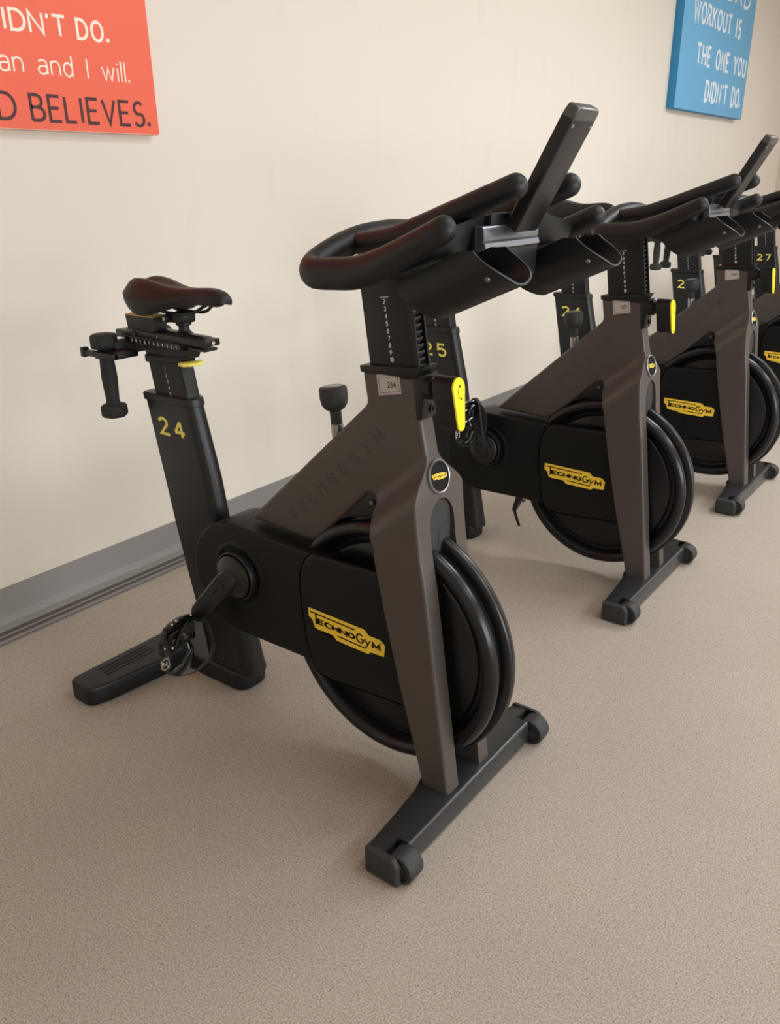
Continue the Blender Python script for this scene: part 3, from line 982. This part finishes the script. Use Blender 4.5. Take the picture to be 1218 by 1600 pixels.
    # webs between the bars
    hb = obj('handlebar', b, M['grip'], root, 50)
    b = NB()
    # stem block under the bars
    hexa(b, [(.276, -.022, 1.118), (.392, -.022, 1.118), (.392, .022, 1.118), (.276, .022, 1.118), (.300, -.045, 1.182), (.43, -.045, 1.190), (.43, .045, 1.190), (.300, .045, 1.182)], .006)
    hexa(b, [(.36, -.045, 1.120), (.575, -.045, 1.135), (.575, .045, 1.135), (.36, .045, 1.120), (.36, -.075, 1.178), (.605, -.080, 1.238), (.605, .080, 1.238), (.36, .075, 1.178)], .008)
    stem = obj('stem', b, M['black'], root)
    for s in (-1, 1):
        b = NB()
        # wing joining the outer grip, cup and stem
        P8 = [(.480, s * .060, 1.150), (.575, s * .070, 1.175), (.590, s * .225, 1.180), (.512, s * .225, 1.150), (.470, s * .060, 1.180), (.592, s * .070, 1.240), (.598, s * .236, 1.212), (.500, s * .232, 1.176)]
        hexa(b, P8, .006)
        obj('bar_wing', b, M['black'], stem)
    # bottle cups
    for s in (-1, 1):
        b = NB()
        cy_ = -.183 if s < 0 else .148
        A0 = Vector((.556, cy_, 1.121)); dirv = Vector((cos(radians(24)), 0, sin(radians(24)))); nv = Vector((-dirv.z, 0, dirv.x))
        N1, N2 = 44, 18
        t = bmesh.new()
        def surf(q_, s_, r_):
            # q_ runs -1..1 over the near wall, the round bottom and the far wall
            a_ = abs(q_)
            Lf = .126 + .034 * sm((1.0 - a_) / .75) - .022 * sm((a_ - .90) / .10)
            Lb = -.022 + .036 * (cos(min(a_, 1) * pi / 2)) ** 2
            x = Lb + (Lf - Lb) * s_
            rr2 = r_ * (1 + .05 * s_)
            if a_ < .68:
                a = q_ / .68 * pi / 2
                yy, zz = rr2 * sin(a), -rr2 * .92 * cos(a)
            else:
                h_ = (a_ - .68) / .32
                yy, zz = (rr2 - .004 * h_ * h_) * (1 if q_ > 0 else -1), .030 * h_
            return A0 + dirv * x + Vector((0, yy, 0)) + nv * zz
        def grid_(r_):
            return [[t.verts.new(surf(-1 + 2 * i / N1, j / N2, r_)) for j in range(N2 + 1)] for i in range(N1 + 1)]
        O_ = grid_(.0480); I_ = grid_(.0443)
        for i in range(N1):
            for j in range(N2):
                t.faces.new((O_[i][j], O_[i + 1][j], O_[i + 1][j + 1], O_[i][j + 1]))
                t.faces.new((I_[i][j], I_[i][j + 1], I_[i + 1][j + 1], I_[i + 1][j]))
        for i in range(N1):
            t.faces.new((O_[i][N2], O_[i + 1][N2], I_[i + 1][N2], I_[i][N2]))
            t.faces.new((O_[i][0], I_[i][0], I_[i + 1][0], O_[i + 1][0]))
        for j in range(N2):
            t.faces.new((O_[0][j], O_[0][j + 1], I_[0][j + 1], I_[0][j]))
            t.faces.new((O_[N1][j], I_[N1][j], I_[N1][j + 1], O_[N1][j + 1]))
        # closed back end
        ring = [O_[i][0] for i in range(N1 + 1)]
        t.faces.new(ring)
        join(b, t)
        cup = obj('bottle_holder', b, M['black'], root, 45)
        b = NB()
        a = radians(-60)
        pc = A0 + dirv * .132 + Vector((0, .0495 * sin(a), 0)) - nv * (.0495 * .92 * cos(a))
        lathe(b, [(0, .0025), (.003, .002), (.0045, 0), (.0045, -.003), (0, -.003)], pc, seg=14, d=Vector((0, sin(a), 0)) - nv * cos(a))
        obj('holder_screw', b, M['alu'], cup)
    # centre shell between the cups
    b = NB()
    hexa(b, [(.545, -.075, 1.118), (.615, -.055, 1.132), (.615, .055, 1.132), (.545, .075, 1.118), (.575, -.100, 1.170), (.604, -.112, 1.192), (.604, .085, 1.192), (.575, .075, 1.170)], .008)
    obj('front_shell', b, M['satin'], stem)
    # aluminium bar in front
    b = NB()
    y0_, y1_ = -.107, .071
    pr = [(.586, 1.182), (.608, 1.182), (.611, 1.184), (.6085, 1.1925), (.6055, 1.1945), (.6080, 1.1965), (.6060, 1.213), (.603, 1.217), (.586, 1.219)]
    prism(b, pr, y0_, y1_, 'xz', .0012, 1)
    disp = obj('console_bar', b, M['alu'], root); disp['label'] = 'brushed silver console bar'
    b = NB()
    box(b, (.570, y0_ - .004, 1.180), (.594, y1_ + .004, 1.219), .003)
    obj('console_end', b, M['black'], disp)
    # tablet arm
    b = NB()
    f0 = Vector((.628, 0, 1.205)); f1 = Vector((.7175, 0, 1.3640)); ax = (f1 - f0).normalized(); bk_ = Vector((-ax.z, 0, ax.x))
    ya, yb2 = -.048, .026
    def C(p, dth, y): q_ = p + bk_ * dth; return (q_.x, y, q_.z)
    hexa(b, [C(f0, 0, ya), C(f0, 0, yb2), C(f0, .023, yb2), C(f0, .023, ya), C(f1, 0, ya), C(f1, 0, yb2), C(f1, .023, yb2), C(f1, .023, ya)], .004, 3)
    ta = obj('tablet_arm', b, M['satin'], root)
    b = NB()
    g0 = f1 - ax * .004; g1 = f1 + ax * .017
    hexa(b, [C(g0, -.0004, ya - .0004), C(g0, -.0004, yb2 + .0004), C(g0, .0234, yb2 + .0004), C(g0, .0234, ya - .0004), C(g1, .0006, ya + .001), C(g1, .0006, yb2 - .001), C(g1, .021, yb2 - .001), C(g1, .021, ya + .001)], .0042, 3)
    e = obj('arm_end_cap', b, M['gunmetal'], ta)
    for y in (ya + .007, yb2 - .007):
        b = NB()
        p = f1 - ax * .010 - bk_ * .0
        lathe(b, [(0, .0012), (.0022, .0010), (.0028, 0), (0, 0)], (p.x, y, p.z), seg=12, d=-bk_)
        obj('arm_screw', b, M['steel'], ta)
    return root

def build_seat(root, dz, fa=0.0):
    """seat post, slide, saddle and dumbbell cradle raised by dz along the column."""
    dx = -.186 * dz
    def fin(name, b, m, parent=root, ang=35):
        sl = name in ('saddle', 'saddle_rails', 'saddle_clamp', 'clamp_bolt', 'saddle_block', 'block_pad')
        bmesh.ops.transform(b, matrix=Matrix.Translation((dx + (fa if sl else 0), 0, dz)), verts=b.verts)
        return obj(name, b, m, parent, ang)
    y = YC
    b = NB()
    def px(z): return -.4250 + .170 * (.8985 - z), -.2985 + .170 * (.8985 - z)
    zb = .560
    (r0, f0), (r1, f1) = px(zb), px(.8985)
    w = .0205
    hexa(b, [(r0, y - w, zb), (f0, y - w, zb), (f0, y + w, zb), (r0, y + w, zb), (r1, y - w, .8985), (f1, y - w, .8985), (f1, y + w, .8985), (r1, y + w, .8985)], .005, 3)
    # flared head
    hexa(b, [(r1 - .004, y - w - .004, .876), (f1 + .008, y - w - .003, .885), (f1 + .008, y + w + .003, .885), (r1 - .004, y + w + .004, .876), (r1 - .004, y - w - .004, .896), (f1 + .012, y - w - .003, .900), (f1 + .012, y + w + .003, .900), (r1 - .004, y + w + .004, .896)], .004, 2)
    hexa(b, [(-.424, y - .022, .895), (-.272, y - .022, .897), (-.272, y + .022, .897), (-.424, y + .022, .895), (-.432, y - .026, .922), (-.262, y - .026, .922), (-.262, y + .026, .922), (-.432, y + .026, .922)], .004, 2)
    post = fin('seat_post', b, M['black'])
    b = NB()
    T3 = NEAR(y - w)
    ns = 5 + int(round(dz / .0152))
    for k in range(ns):
        z = .8650 - k * .0152
        numscale(b, str(k + 1), -.357 + k * .0026, z, T3, .0078)
    fin('scale_numbers', b, M['white'], post)
    # yellow lever
    b = NB()
    pl = [(-.292, y - .034), (-.270, y - .036), (-.255, y - .024), (-.248, y), (-.258, y + .022), (-.276, y + .026), (-.284, y - .010)]
    slab(b, fillet(pl, .008, 3), .8820, .8910, r=.003, step=.02, plane='xy')
    o = fin('slide_lever', b, M['yellow'] if False else M['number_y']); o['label'] = 'pale yellow slide lever'
    # slide rail
    b = NB()
    hexa(b, [(-.490, y - .026, .937), (-.196, y - .026, .934), (-.196, y + .026, .934), (-.490, y + .026, .937), (-.490, y - .022, .955), (-.192, y - .022, .951), (-.192, y + .022, .951), (-.490, y + .022, .955)], .003, 2)
    hexa(b, [(-.455, y - .019, .953), (-.200, y - .018, .950), (-.200, y + .018, .950), (-.455, y + .019, .953), (-.450, y - .015, .962), (-.215, y - .010, .956), (-.215, y + .010, .956), (-.450, y + .015, .962)], .003, 2)
    box(b, (-.530, y - .030, .930), (-.455, y + .030, .950), .004)
    hexa(b, [(-.490, y - .030, .921), (-.275, y - .030, .919), (-.275, y + .030, .919), (-.490, y + .030, .921), (-.490, y - .033, .938), (-.275, y - .033, .936), (-.275, y + .033, .936), (-.490, y + .033, .938)], .002, 1)
    hexa(b, [(-.262, y - .020, .921), (-.200, y - .020, .922), (-.200, y + .020, .922), (-.262, y + .020, .921), (-.262, y - .020, .930), (-.200, y - .020, .929), (-.200, y + .020, .929), (-.262, y + .020, .930)], .002, 1)
    rail = fin('seat_rail', b, M['satin'])
    b = NB()
    T3 = NEAR(y - .0322)
    T3b = lambda a, b_, c: Vector((a, y - .0330 - c + (.938 - b_) * .14, b_))
    for k, s in enumerate(['11', '10', '9', '8', '7', '6', '5', '4', '3', '2', '1']):
        numscale(b, s, -.461 + k * .0172, .9285 - k * .0002, T3b, .0075)
    ribbon(b, [(-.366, .9415), (-.364, .9465)], .0018, 0, .0005, NEAR(y - .0262))
    fin('rail_numbers', b, M['white'], rail)
    b = NB(); cyl(b, (-.1925, y, .9425), (-.1905, y, .9425), .0045, 14)
    fin('rail_pin', b, M['chrome'], rail)
    # rubber block under the saddle
    b = NB()
    hexa(b, [(-.468, y - .034, .955), (-.372, y - .034, .955), (-.372, y + .012, .955), (-.468, y + .012, .955), (-.474, y - .034, .990), (-.368, y - .034, .990), (-.368, y + .012, .990), (-.474, y + .012, .990)], .003, 2)
    blk = fin('saddle_block', b, M['rubber'])
    b = NB(); box(b, (-.474, y - .034, .9895), (-.368, y + .012, .993), .001, 1)
    pad = fin('block_pad', b, M['tan'], blk); pad['label'] = 'thin ochre pad'
    # clamp stem
    b = NB()
    lathe(b, [(.022, 0), (.020, .004), (.0135, .010), (.0125, .022), (.0125, .030)], (-.292, y, .953), 'z', 24)
    hexa(b, [(-.318, y - .022, .982), (-.270, y - .020, .982), (-.270, y + .020, .982), (-.318, y + .022, .982), (-.322, y - .022, 1.004), (-.266, y - .020, 1.004), (-.266, y + .020, 1.004), (-.322, y + .022, 1.004)], .004, 2)
    cyl(b, (-.292, y, .975), (-.292, y, 1.008), .0185, 20, bev=.002)
    cyl(b, (-.322, y - .032, .992), (-.322, y + .032, .992), .0105, 16, bev=.002)
    cl = fin('saddle_clamp', b, M['black'])
    b = NB(); cyl(b, (-.322, y - .0335, .992), (-.322, y - .0315, .992), .005, 6)
    fin('clamp_bolt', b, M['steel'], cl)
    # saddle
    b = NB(); t = bmesh.new()
    st = [  # x, half width, z top centre, wing lift, z skirt bottom, pinch
        (-.4575, .006, 1.054, .001, 1.051), (-.4570, .020, 1.059, .002, 1.047), (-.4550, .031, 1.063, .004, 1.044), (-.4500, .041, 1.066, .005, 1.040), (-.4410, .053, 1.069, .007, 1.032), (-.4280, .063, 1.0715, .009, 1.022), (-.408, .0705, 1.073, .010, 1.011), (-.380, .0735, 1.072, .009, 1.001),
        (-.350, .070, 1.070, .006, 1.000), (-.322, .062, 1.067, .003, 1.006), (-.296, .051, 1.065, .001, 1.014), (-.268, .040, 1.064, 0, 1.022), (-.240, .031, 1.0645, 0, 1.0275),
        (-.210, .0265, 1.0665, 0, 1.0305), (-.182, .0255, 1.0675, 0, 1.0305), (-.158, .0245, 1.0650, 0, 1.0300), (-.141, .0215, 1.0595, 0, 1.0305), (-.132, .0155, 1.0530, 0, 1.0330), (-.1285, .006, 1.0465, 0, 1.038)]
    xs = cat([(a, w_, zt_, l_, zb_) for a, w_, zt_, l_, zb_ in st], 3)
    R = []
    for (x, w_, zt_, l_, zb_) in xs:
        ring = []
        N = 15
        for k in range(N):      # over the top
            u = -1 + 2 * k / (N - 1)
            u_ = sin(u * pi / 2)
            yy = w_ * u_
            drop = (zt_ - zb_) * .52 * abs(u_) ** 3.6
            lift = l_ * (sin(min(1, abs(u_) * 1.25) * pi) if abs(u_) < .8 else sin(pi * min(1, abs(u_) * 1.25)))
            gro = -.004 * math.exp(-(u_ / .22) ** 2) * sm((w_ - .03) / .03)
            ring.append((yy, zt_ - drop + lift + gro))
        # skirt and underside
        ring += [(w_ * .99, zb_ + (zt_ - zb_) * .22), (w_ * .90, zb_), (w_ * .70, zb_ + .002), (w_ * .45, zb_ + (zt_ - zb_) * .35), (0, zb_ + (zt_ - zb_) * .42), (-w_ * .45, zb_ + (zt_ - zb_) * .35), (-w_ * .70, zb_ + .002), (-w_ * .90, zb_), (-w_ * .99, zb_ + (zt_ - zb_) * .22)]
        R.append([t.verts.new((x, y + p[0], p[1])) for p in ring])
    for i in range(len(R) - 1):
        m_ = len(R[i])
        for k in range(m_):
            t.faces.new((R[i][k], R[i][(k + 1) % m_], R[i + 1][(k + 1) % m_], R[i + 1][k]))
    t.faces.new(R[0][::-1]); t.faces.new(R[-1])
    join(b, t)
    sad = fin('saddle', b, M['saddle'], root, 60)
    b = NB()
    for s in (-1, 1):
        tube(b, cat([(-.175, y + s * .006, 1.036), (-.195, y + s * .012, 1.028), (-.225, y + s * .020, 1.012), (-.255, y + s * .022, 1.006), (-.33, y + s * .022, 1.006), (-.37, y + s * .025, 1.014), (-.42, y + s * .03, 1.030)], 5), .0038, 10)
    fin('saddle_rails', b, M['satin'], sad)
    # dumbbell cradle
    b = NB()
    for s in (-1, 1):
        yy = y + s * .078
        box(b, (-.555, yy - .038, .894), (-.425, yy - .0215, .908), .003)
        box(b, (-.555, yy + .0215, .894), (-.425, yy + .036, .908), .003)
        box(b, (-.482, yy - .036, .894), (-.425, yy + .034, .908), .003)
        box(b, (-.560, yy - .040, .890), (-.545, yy - .022, .914), .002, 1)
        box(b, (-.560, yy + .022, .890), (-.545, yy + .038, .914), .002)
        lathe(b, [(.0215, .888), (.0285, .888), (.0290, .902), (.0215, .902)], (-.508, yy, 0), 'z', 24)
    box(b, (-.520, y - .070, .892), (-.478, y + .070, .926), .003)
    fin('dumbbell_holder', b, M['black'])
    return dx

def dumbbell_mesh():
    b = NB()
    def head(z0, z1, tw=0):
        c = [(0.0355 * cos(radians(a + 8)), 0.0355 * sin(radians(a + 8))) for a in range(0, 360, 60)]
        pr = fillet(c, .013, 4)
        prism(b, pr, z0, z1, 'xy', .009, 3)
    head(0, .034); head(.174, .212)
    lathe(b, [(.019, .030), (.0165, .045), (.0185, .075), (.0200, .103), (.0185, .132), (.0165, .160), (.019, .178)], (0, 0, 0), 'z', 24)
    return b

def build_pedals(root, ang):
    """cranks at angle ang (degrees, from forward, up positive) for the right side; left is opposite."""
    H = Vector((-.087, 0, .402))
    for s, a in ((-1, ang), (1, ang + 180)):
        d = Vector((cos(radians(a)), 0, sin(radians(a))))
        Y = lambda v: s * v
        b = NB()
        # spider disc
        lathe(b, [(0, .014), (.020, .014), (.032, .010), (.052, .0015), (.0545, -.002), (.0545, -.006), (0, -.006)], H + Vector((0, Y(.088), 0)), seg=44, d=(0, s, 0))
        lathe(b, [(.0565, -.006), (.0565, -.003), (.059, -.0015), (.0625, -.0025), (.0640, -.006), (.0640, -.020), (.0565, -.020)], H + Vector((0, Y(.084), 0)), seg=44, mi=0, d=(0, s, 0))
        # crank arm as a tapered beam
        n_ = Vector((-d.z, 0, d.x))
        Lc = .172
        secs = []
        for q, wv, tv, yo in ((-.026, .012, .006, .096), (-.016, .022, .010, .098), (0, .0260, .013, .100), (.03, .0262, .0135, .103), (.06, .0255, .012, .107), (.12, .0245, .0105, .112), (Lc - .01, .0235, .0095, .114), (Lc + .008, .0175, .008, .114), (Lc + .017, .008, .006, .114)):
            c = H + d * q + Vector((0, Y(yo), 0))
            secs.append([c + n_ * wv * 1 * cx + Vector((0, 1, 0)) * tv * cy for cx, cy in ((-1, -.6), (-.8, -1), (.8, -1), (1, -.6), (1, .6), (.8, 1), (-.8, 1), (-1, .6))])
        t = bmesh.new()
        R = [[t.verts.new(p) for p in sct] for sct in secs]
        for i in range(len(R) - 1):
            for k in range(8):
                t.faces.new((R[i][k], R[i][(k + 1) % 8], R[i + 1][(k + 1) % 8], R[i + 1][k]))
        t.faces.new(R[0][::-1]); t.faces.new(R[-1])
        join(b, t)
        # recessed slot on the outer face
        Ts = lambda u, v, c: H + d * u + n_ * v + Vector((0, Y(.1165 + c + (u - .02) * .07), 0))
        el = [(.022 + .012 * (1 - cos(radians(t_))) if False else 0, 0) for t_ in (0,)]
        oval = [(.040 + (.014 if abs(a_) < 91 else -.014) + .0095 * cos(radians(a_)), .0095 * sin(radians(a_))) for a_ in range(-90, 91, 15)] + [(.040 - .014 - .0095 * cos(radians(a_)), -.0095 * sin(radians(a_))) for a_ in range(-90, 91, 15)]
        vs = [b.verts.new(Ts(p[0], p[1], .0008)) for p in oval]
        f = b.faces.new(vs if s > 0 else vs[::-1]); f.material_index = 1
        ribbon(b, oval + [oval[0]], .0014, 0, .0016, lambda u, v, c: Ts(u, v, c), 2)
        crank = obj('crank', b, [M['satin'], M['gloss'], M['gunmetal']], root, 35)
        # pedal hanging under its axle with the strap loop below
        A = H + d * Lc + Vector((0, Y(.125), 0))
        rot = radians(0 if s < 0 else 12)
        ux = Vector((cos(rot), 0, -sin(rot))); uz = Vector((sin(rot), 0, cos(rot)))
        def PP(u, v, w): return A + ux * u + Vector((0, Y(v), 0)) + uz * w
        def bx(bm, u0, u1, v0, v1, w0, w1, bev=.002, sk=0.0):
            hexa(bm, [PP(u0, v0, w0), PP(u1, v0, w0), PP(u1, v1, w0 - sk), PP(u0, v1, w0 - sk), PP(u0, v0, w1), PP(u1, v0, w1), PP(u1, v1, w1 - sk), PP(u0, v1, w1 - sk)], bev, 1)
        b = NB()
        cyl(b, A + Vector((0, Y(-.008), 0)), A + Vector((0, Y(.012), 0)), .008, 14)
        cyl(b, A + Vector((0, Y(.0), 0)), A + Vector((0, Y(.092), 0)), .0085, 16)
        bx(b, -.014, .014, .010, .092, -.016, .002, .003, .012)
        bx(b, -.012, .012, .010, .092, -.052, -.040, .003, .012)
        for v0 in (.010, .045, .082):
            bx(b, -.012, .012, v0, v0 + .011, -.046, -.004, .002, .010)
        bx(b, -.030, .012, .012, .020, -.050, -.030, .002); bx(b, -.030, .012, .080, .088, -.060, -.040, .002)
        ped = obj('pedal', b, M['gloss'], root, 30)
        # riveted clip arching over the pedal
        b = NB()
        top = [(.012, -.016, -.012), (.004, .012, .010), (0, .055, .014), (0, .090, .000), (0, .108, -.030), (0, .107, -.062)]
        tube(b, [p + (.0025, .0105) for p in cat([tuple(PP(*p)) for p in top], 6)], seg=10, up=(0, 0, 1))
        tube(b, [p + (.003, .008) for p in cat([tuple(PP(*p)) for p in ((.008, .030, .006), (.018, .060, -.010), (.016, .080, -.038))], 6)], seg=10)
        obj('toe_clip', b, M['gloss'], ped)
        b = NB()
        for (u, v, w_) in ((.008, .016, .013), (.006, .060, .017), (-.004, .066, .017), (.006, .073, .012), (.008, .105, -.040), (.0145, .050, -.020), (.0145, .086, -.045)):
            lathe(b, [(0, .0024), (.0026, .0018), (.0037, 0), (0, 0)], PP(u, v, w_), seg=12, d=Vector((.5, Y(.6), .6)))
        obj('pedal_rivets', b, M['chrome'], ped)
        # lower toe cup
        b = NB()
        tube(b, [p + (.014, .012) if k_ < 3 else p + (.006, .016) for k_, p in enumerate([tuple(PP(*q_)) for q_ in ((.004, .040, -.058), (.010, .036, -.072), (.018, .040, -.090), (.020, .060, -.108), (.012, .085, -.118))])], seg=12)
        obj('toe_cage', b, M['gloss'], ped)
        # strap loop
        b = NB()
        loop = [(.000, .105, -.088), (.002, .098, -.116), (.010, .070, -.134), (.018, .030, -.140), (.030, -.006, -.118), (.036, -.020, -.088), (.036, -.018, -.050), (.026, -.016, -.018), (.012, -.010, -.004)]
        tube(b, [p + (.0085, .0018) for p in cat([tuple(PP(*p)) for p in loop], 6)], seg=8, up=(.9, 0, .45))
        tail = cat([tuple(PP(*p)) for p in ((.018, .040, -.136), (.030, .000, -.126), (.050, -.012, -.146), (.066, -.010, -.170))], 6)
        if ang > 0: tube(b, [p + (.0065, .0016) for p in tail], seg=8, up=(.9, 0, .45))
        strap = obj('toe_strap', b, M['rubber'], ped)
        b = NB()
        for (v0, v1, w0, w1) in ((.094, .118, -.072, -.066), (.094, .118, -.100, -.094), (.094, .098, -.100, -.066), (.114, .118, -.100, -.066), (.100, .112, -.088, -.080)):
            bx(b, .002, .008, v0, v1, w0, w1, .001)
        bu = obj('strap_buckle', b, M['chrome'], ped)
        bu['label'] = 'shiny metal strap buckle'

def number_decal(root, s):
    b = NB()
    T3 = NEAR(YC - .0283)
    sh = lambda a, b_, c: T3(a + (b_ - .720) * -.186, b_, c)
    text(b, s, sh, .040, w=.20, u0=-.394, v0=.6985, z1=.0008, gap=.42, fit=.094)
    o = obj('number_decal', b, M['number_y'], [c for c in root.children if c.name.startswith('seat_column')][0])
    o['label'] = 'yellow number on the column'
    return o

def sticker_text(root, s, bm_parent):
    b = NB()
    d = Vector((.0546, 0, .0082)).normalized()
    Tq = planeT((.3500, -.0238, .9150), d, (-.14, 0, .99))
    text(b, s, Tq, .0108, w=.10, u0=0, v0=0, z1=.0004, fit=.0200, gap=.25)
    return obj('sticker_number', b, M['ink'], [c for c in root.children if c.name.startswith('frame')][0])

def copy_tree(o, parent=None):
    c = o.copy(); COL.objects.link(c); c.parent = parent
    for ch in list(o.children): copy_tree(ch, c)
    return c

GROUPB = 'row of indoor cycles along the wall'
proto = build_bike()
DB = obj('dumbbell', dumbbell_mesh(), M['neoprene'])
bikes = [
    # x, y, rz, seat raise, crank angle, column number, sticker, label
    (0, 0, 0, 0.0, -132, '24', '264', 'nearest indoor cycle, with yellow number 24 on its seat column and grey sticker 264'),
    (-.0392, 1.2273, 0, .093, 97, '25', '265', 'second indoor cycle, number 25 on its column and sticker 265, right behind number 24'),
    (-.0284, 2.3367, -.0046, .125, 118, '26', '266', 'third indoor cycle from the front, with sticker 266 on its neck'),
    (.0510, 3.6750, -.006, .060, 60, '28', '267', 'indoor cycle fourth from the front, its logo cut by the right edge of the photo'),
    (-.03, 4.72, 0, .060, 60, '29', '268', 'indoor cycle almost hidden behind the third one, only its saddle and dumbbell in view'),
    (-.0367, 5.7045, 0, .060, 200, '27', '269', 'farthest indoor cycle in view, with yellow number 27 on its seat column'),
]
protos = []
for i in range(1, len(bikes)):
    protos.append(copy_tree(proto))
allb = [proto] + protos
nth = ['nearest', 'second', 'third', 'fourth', 'fifth', 'sixth']
for i, (x, y, rz, dz, ca, num, stk, lab) in enumerate(bikes):
    r = allb[i]
    r.location = (x, y, 0); r.rotation_euler = (0, 0, rz)
    tag(r, lab, 'exercise bike', GROUPB)
    dx = build_seat(r, dz, -.040 if i == 2 else 0.0)
    build_pedals(r, ca)
    number_decal(r, num)
    sticker_text(r, stk, None)
    for s in (-1, 1):
        d = DB if (i == 0 and s == -1) else DB.copy()
        if d is not DB: COL.objects.link(d)
        d.location = (x - .508 + dx, y + YC + s * .078, .7345 + dz)
        d.rotation_euler = (0, radians(-1 if s < 0 else 3), rz + (0 if s < 0 else .4))
        side = 'near' if s < 0 else 'far'
        who = ['cycle number 24', 'cycle number 25', 'the third cycle', 'the fourth cycle', 'the fifth, hidden cycle', 'cycle number 27'][i]
        tag(d, 'black dumbbell upright on the %s side behind the saddle of %s' % (side, who), 'dumbbell', 'dumbbells in the holders behind the saddles')

# ------------------------------------------------------------------ lamps
LC = (.955, 1.0, 1.05)
PANEL = bpy.data.materials.new('lamp_diffuser'); PANEL.use_nodes = True
nt = PANEL.node_tree
em = nt.nodes.new('ShaderNodeEmission'); em.inputs['Color'].default_value = LC + (1,); em.inputs['Strength'].default_value = 6
nt.links.new(em.outputs[0], nt.nodes['Material Output'].inputs['Surface'])
FR = mat('lamp_frame_white', (230, 230, 226), .5)
def ceiling_lamp(x, y, sx, sy, power, lab):
    t = empty('ceiling_light', (x, y, HZ)); tag(t, lab, 'ceiling light', 'ceiling light panels')
    b = NB()
    for (a, b_, c, d) in ((-sx / 2 - .03, -sy / 2 - .03, sx / 2 + .03, -sy / 2), (-sx / 2 - .03, sy / 2, sx / 2 + .03, sy / 2 + .03), (-sx / 2 - .03, -sy / 2, -sx / 2, sy / 2), (sx / 2, -sy / 2, sx / 2 + .03, sy / 2)):
        box(b, (a, b_, -.015), (c, d, 0))
    obj('lamp_frame', b, FR, t)
    b = NB(); box(b, (-sx / 2, -sy / 2, -.010), (sx / 2, sy / 2, -.004))
    obj('diffuser', b, PANEL, t)
    L = bpy.data.lights.new('ceiling_lamp', 'AREA'); L.shape = 'RECTANGLE'; L.size = sx; L.size_y = sy
    L.energy = power; L.color = LC
    lo = bpy.data.objects.new('ceiling_lamp', L); COL.objects.link(lo); lo.location = (0, 0, -.02); lo.parent = t
LAMPS = [(1.5, 3.4, .6, 1.2, 41), (1.5, 6.2, .6, 1.2, 24), (3.5, 3.4, .6, 1.2, 54), (3.5, 6.2, .6, 1.2, 26), (1.5, .6, .6, 1.2, 3), (3.5, .6, .6, 1.2, 3)]
for i, (x, y, sx, sy, p) in enumerate(LAMPS):
    ceiling_lamp(x, y, sx, sy, p, 'flat white ceiling light panel above the cycles, outside the photo')

# glowing panel added on the opposite wall to brighten the wall behind the cycles
b = NB(); box(b, (RX1 - .02, -2.0, .35), (RX1 - .005, 2.2, 1.75)); 
WP = bpy.data.materials.new('added_panel_glow'); WP.use_nodes = True
nt = WP.node_tree
em = nt.nodes.new('ShaderNodeEmission'); em.inputs['Color'].default_value = LC + (1,); em.inputs['Strength'].default_value = 2.5
nt.links.new(em.outputs[0], nt.nodes['Material Output'].inputs['Surface'])
struct('added_glow_panel_1', b, WP)
b = NB()
for (a, c, d, e) in ((-2.06, .29, 2.26, .35), (-2.06, 1.75, 2.26, 1.81), (-2.06, .35, -2.0, 1.75), (2.2, .35, 2.26, 1.75), (.07, .35, .13, 1.75)):
    box(b, (RX1 - .05, a, c), (RX1, d, e), .004)
struct('added_panel_trim_1', b, FR)  # frame made up to go with the added glowing panel
L = bpy.data.lights.new('added_fill_light', 'AREA'); L.shape = 'RECTANGLE'; L.size = 1.4; L.size_y = 4.1; L.energy = 98; L.color = LC
lo = bpy.data.objects.new('added_fill_light', L); COL.objects.link(lo); lo.location = (RX1 - .06, .1, 1.05); lo.rotation_euler = (0, radians(90), 0)  # added fill light in front of the panel, brightens the cycle wall

w = bpy.data.worlds.new('world'); SC.world = w; w.use_nodes = True
w.node_tree.nodes['Background'].inputs[0].default_value = (.9, .85, .78, 1)
w.node_tree.nodes['Background'].inputs[1].default_value = .3

SC.view_settings.view_transform = 'Standard'
SC.view_settings.look = 'None'
SC.view_settings.gamma = 1
SC.view_settings.exposure = 0.0
